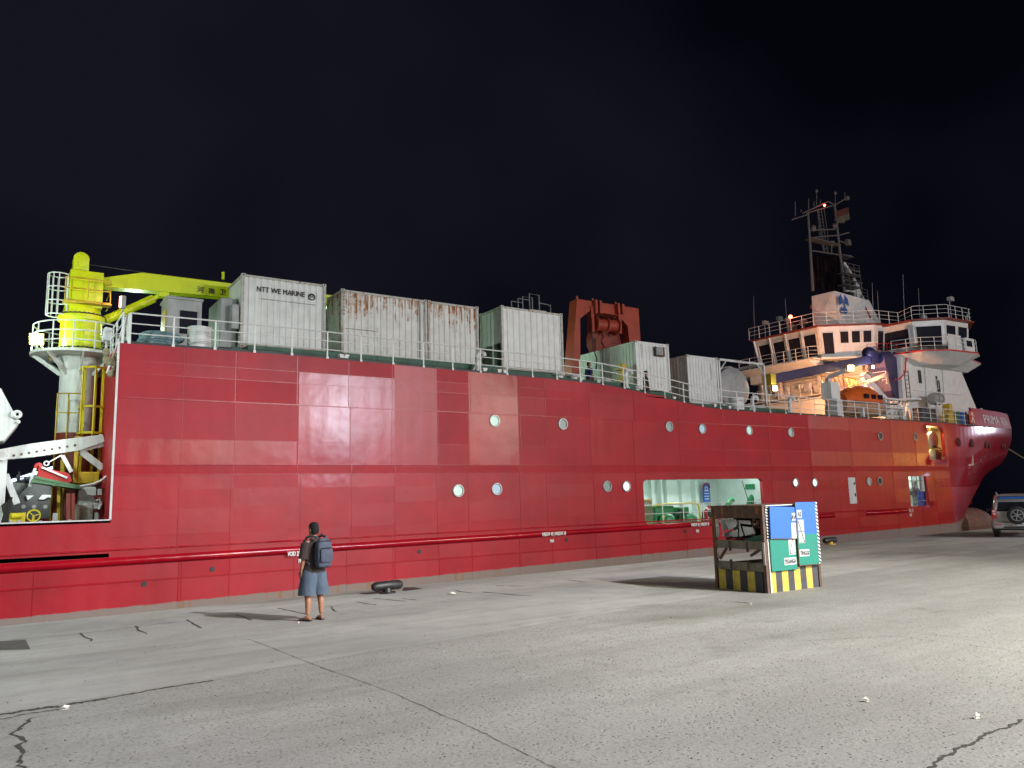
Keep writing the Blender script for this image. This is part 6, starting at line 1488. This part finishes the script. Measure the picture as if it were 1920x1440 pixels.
# body: cross sections along y (0 = rear bumper, forward +)
def sec(y, w_, z0, zb_, zt, wt):
    """rounded section: half width w_, sill z0, belt zb_, roof zt half width wt"""
    pts = [(-w_+.06,z0),(-w_,z0+.12),(-w_-.0,zb_-.25),(-w_+.02,zb_),(-wt-.03,zt-.10),(-wt+.04,zt-.02),(-wt*.5,zt+.015),(0,zt+.02)]
    pts = pts + [(-a, z) for a, z in pts[-2::-1]]
    return [V(x, y, z) for x, z in pts]
b_ = MB(); b_.loft([sec(.10,.80,.50,1.06,1.68,.60), sec(.16,.86,.42,1.08,1.74,.66), sec(.55,.89,.40,1.08,1.79,.69), sec(1.6,.89,.38,1.06,1.80,.69), sec(2.5,.89,.38,1.05,1.78,.68)])
b_.loft([sec(2.5,.888,.38,1.05,1.76,.67), sec(3.2,.88,.38,1.03,1.10,.78), sec(4.1,.86,.40,.98,1.00,.72), sec(4.35,.78,.45,.85,.86,.60)])
b_.build('body', CARP[0], t, smooth=True, local=True)
b_ = MB(); b_.b2(-.84,.84,.0,.24,.38,.66); b_.b2(-.88,-.74,.02,.4,.40,.70); b_.b2(.74,.88,.02,.4,.40,.70); b_.build('rear_bumper', CARP[0], t, local=True, bevel=.05)
b_ = MB(); b_.b2(-.5,.5,-.012,.05,.40,.47); b_.b2(-.9,.9,.25,4.2,.30,.42); b_.build('lower_trim', TRIM, t, local=True, bevel=.01)
b_ = MB(); b_.add([(-.68,.075,1.10),(.68,.075,1.10),(.56,.108,1.60),(-.56,.108,1.60),(-.68,.14,1.10),(.68,.14,1.10),(.56,.17,1.60),(-.56,.17,1.60)],[(0,1,2,3),(7,6,5,4),(0,4,5,1),(1,5,6,2),(2,6,7,3),(3,7,4,0)]); b_.build('rear_window', CARG, t, local=True)
b_ = MB(); b_.b2(-.57,.57,.05,.16,1.605,1.70); b_.build('sun_band', BLU, t, local=True, bevel=.02)
b_ = MB(); b_.b2(-.60,.60,-.02,.25,1.735,1.77); b_.build('roof_spoiler', CARP[0], t, local=True, bevel=.02)
for s_ in (-1, 1):
    b_ = MB(); b_.tube([(s_*.62,.3,1.78),(s_*.62,.36,1.86),(s_*.62,2.2,1.87),(s_*.62,2.3,1.79)], .025, 8); b_.build('roof_rail', STEEL, t, smooth=True, local=True)
    b_ = MB(); b_.box((s_*.80,.07,.98),(.13,.10,.36)); b_.build('tail_light', RED, t, local=True, bevel=.02)
    b_ = MB(); b_.box((s_*.80,.015,1.10),(.09,.02,.07)); b_.box((s_*.79,-.0,.99),(.09,.03,.05)); b_.build('tail_light_lens', PANEL_W, t, local=True)
    b_ = MB(); b_.box((s_*.68,-.006,.56),(.20,.02,.04)); b_.build('reflector', RED, t, local=True)
    b_ = MB(); b_.box((s_*.98,2.75,1.10),(.16,.10,.14)); b_.build('door_mirror', TRIM, t, local=True, bevel=.02)
    for y0 in (.7, 1.75):
        b_ = MB(); b_.box((s_*.83,y0+.3,1.33),(.03,.85,.40),ry=s_*-.30); b_.build('side_window', CARG, t, local=True)
def wheel(c, axis, r=.36, w_=.24, name='wheel'):
    b_ = MB(); c = Vector(c); d = V(1,0,0) if axis == 'X' else V(0,1,0)
    b_.tube([c-d*w_/2, c-d*w_/2*.98, c-d*w_*.36, c+d*w_*.36, c+d*w_/2*.98, c+d*w_/2], [r*.62,r*.88,r,r,r*.88,r*.62], 30); wo_ = b_.build(name, BLACK, t, smooth=True, local=True)
    g = MB(); fc = c-d*(w_/2+.004)
    u, v2 = (V(0,1,0), V(0,0,1)) if axis == 'X' else (V(1,0,0), V(0,0,1))
    for fc_, dd_ in ((c-d*(w_/2+.004), -1),) + (((c+d*(w_/2+.004), 1),) if axis == 'X' else ()):
        g.cyl(fc_, fc_-d*dd_*.03, r*.16, n=14)
        g.torus(fc_, r*.60, .018, axis, 28, 6)
        for k in range(6):
            a = k*math.pi/3+.3; q_ = u*math.cos(a)+v2*math.sin(a); g.bar(fc_+q_*r*.12, fc_+q_*r*.60, .075, .03)
    rim = g.build('rim', STEEL, wo_, local=True); h_ = MB(); h_.cyl(c-d*(w_/2-.012), c+d*(w_/2-.012), r*.61, n=24); h_.build('hub_recess', TRIM, wo_, local=True)
for x in (-.77,.77):
    for y in (.85,3.45): wheel((x,y,.36), 'X')
wheel((.02,-.06,.93), 'Y', .37, .20, 'spare_wheel')
b_ = MB(); b_.b2(-.16,.36+.0,-.03,-.015,.50,.61); b_.build('number_plate', PANEL_W, t, local=True)
text('DT 1384 UE', .085, (.10,-.034,.527), (1,0,0), (0,0,1), INK, t, 'plate_number', local=True, sx=.9)
text('4x4', .085, (-.60,.035,1.0), (1,0,0), (0,0,1), WINK, t, 'lettering', local=True)
